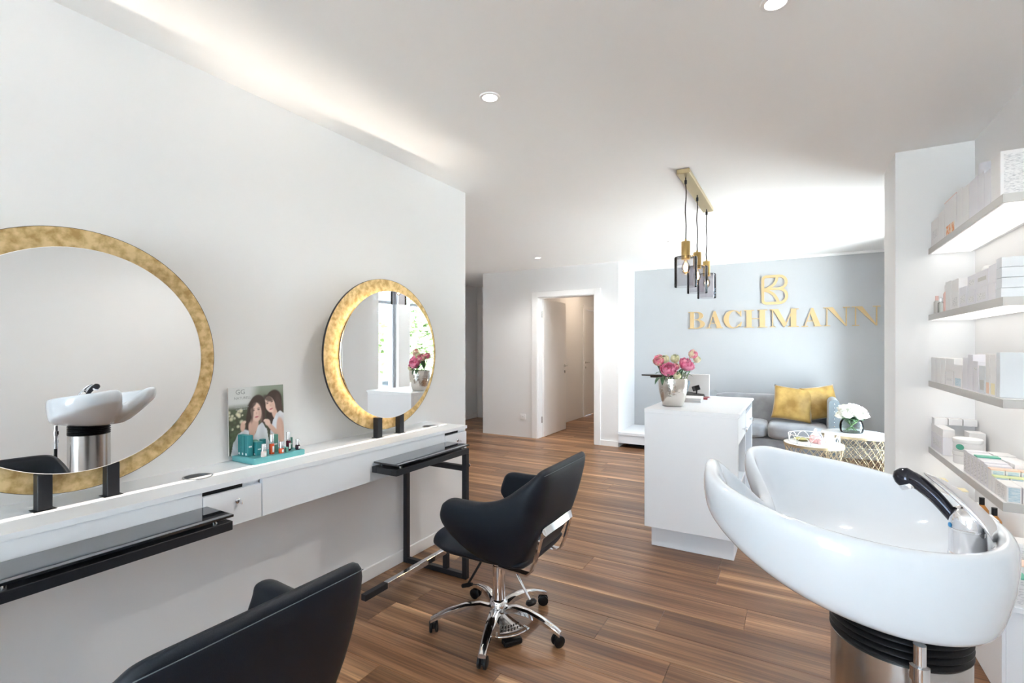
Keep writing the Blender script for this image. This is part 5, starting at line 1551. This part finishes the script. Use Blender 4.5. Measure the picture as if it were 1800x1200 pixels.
for i, (y, lab) in enumerate(((SYE - .36, 'amber bottle between the white cartons on the base cabinet'), (SYE - .54, 'amber bottle nearest the viewer on the base cabinet'))):
    t = thing('amber_bottle', lab, 'bottle', (XF + .13, y, Z), 0, G)
    lathe('bottle_body', [(.024, Z + .0004), (.026, Z + .004), (.026, Z + .14), (.010, Z + .165)], M_AMBER, t, XF + .13, y, 20)
    lathe('bottle_cap', [(.011, Z + .1652), (.011, Z + .20)], M_BLKP, t, XF + .13, y, 14)

# ------------------------------------------------------------------ outside the windows
M_ROOFT = mat('grey_brown_roof_tiles', (.30, .27, .25), .8)
M_HOUSE = mat('pale_house_render', (.75, .74, .72), .8)
M_GROUND = mat('pale_gravel_ground', (.62, .62, .61), .9, noise=(.2, (.68, .68, .67), 4, .4, .6))
M_FOL = mat('bright_tree_foliage', (.26, .33, .17), .7, noise=(3, (.36, .44, .24), 4, .35, .65))
M_BARK = mat('grey_bark', (.12, .09, .07), .9)
gr = struct('ground', [(-80, 90, -80, 90, -3.3, -3.2)], M_GROUND); gr['label'] = 'pale gravel ground around the building'
hs_ = thing('neighbour_house', 'pale neighbouring house with a tiled roof, seen in the small mirror', 'house', (21, 27, -3.2), R(-42), local=True)
box('walls', -8, 8, -4, 4, 0, 3.7, M_HOUSE, hs_, 0)
bm = bmesh.new(); loft_bm(bm, [[(-8.5, -4.8, 3.6), (-8.5, 0, 5.4), (-8.5, 4.8, 3.6)], [(8.5, -4.8, 3.6), (8.5, 0, 5.4), (8.5, 4.8, 3.6)]])
finish('roof', bm, M_ROOFT, hs_)
for k in range(4):
    x = -6 + 4 * k
    w = box('window', x - .7, x + .7, -4.04, -4.0, 1.2, 2.6, M_TRIM, hs_, 0); box('pane', x - .6, x + .6, -4.06, -4.041, 1.3, 2.5, M_BLKG, w, 0)
def tree(x, y, h, r, seed, label):
    rn = random.Random(seed)
    t = thing('tree', label, 'tree', (x, y, -3.2), group='trees outside the window')
    tube('trunk', [(x, y, -3.2), (x + .1, y, -1.2), (x - .1, y + .1, h - r)], .2, M_BARK, t, 8, rs=[.22, .17, .1])
    vs, fs = [], []
    for k in range(2200):
        a = rn.uniform(0, 2 * PI); z = rn.uniform(-1, 1); rad = rn.random() ** .4
        q = math.sqrt(1 - z * z)
        lob = 1 + .25 * math.sin(3 * a + seed) + .18 * math.sin(5 * z + 2 * a)
        c = Vector((x + r * rad * q * math.cos(a) * lob, y + r * rad * q * math.sin(a) * lob, h - r * .2 + r * 1.15 * rad * z * lob))
        M = Matrix.Rotation(rn.uniform(0, 6.3), 3, 'Z') @ Matrix.Rotation(rn.uniform(0, 3.1), 3, 'X')
        s = rn.uniform(.10, .22); i0 = len(vs)
        for p in ((-s, -s * .5, 0), (s, -s * .5, 0), (s, s * .5, .03), (-s, s * .5, .03)): vs.append(tuple(c + M @ Vector(p) - Vector((x, y, -3.2))))
        fs.append((i0, i0 + 1, i0 + 2, i0 + 3))
    me = bpy.data.meshes.new('foliage'); me.from_pydata(vs, [], fs); me.materials.append(M_FOL)
    o = bpy.data.objects.new('foliage', me); COL.objects.link(o); o.parent = t; o['kind'] = 'stuff'
tree(15, 20.5, 2.6, 2.4, 1, 'bushy green tree outside, left of the window post in the small mirror')
tree(9.5, 24.5, 3.0, 2.4, 2, 'tall green tree outside, right of the window post in the small mirror')
tree(19, 19, 1.8, 2.0, 3, 'low green tree outside, furthest left in the small mirror')
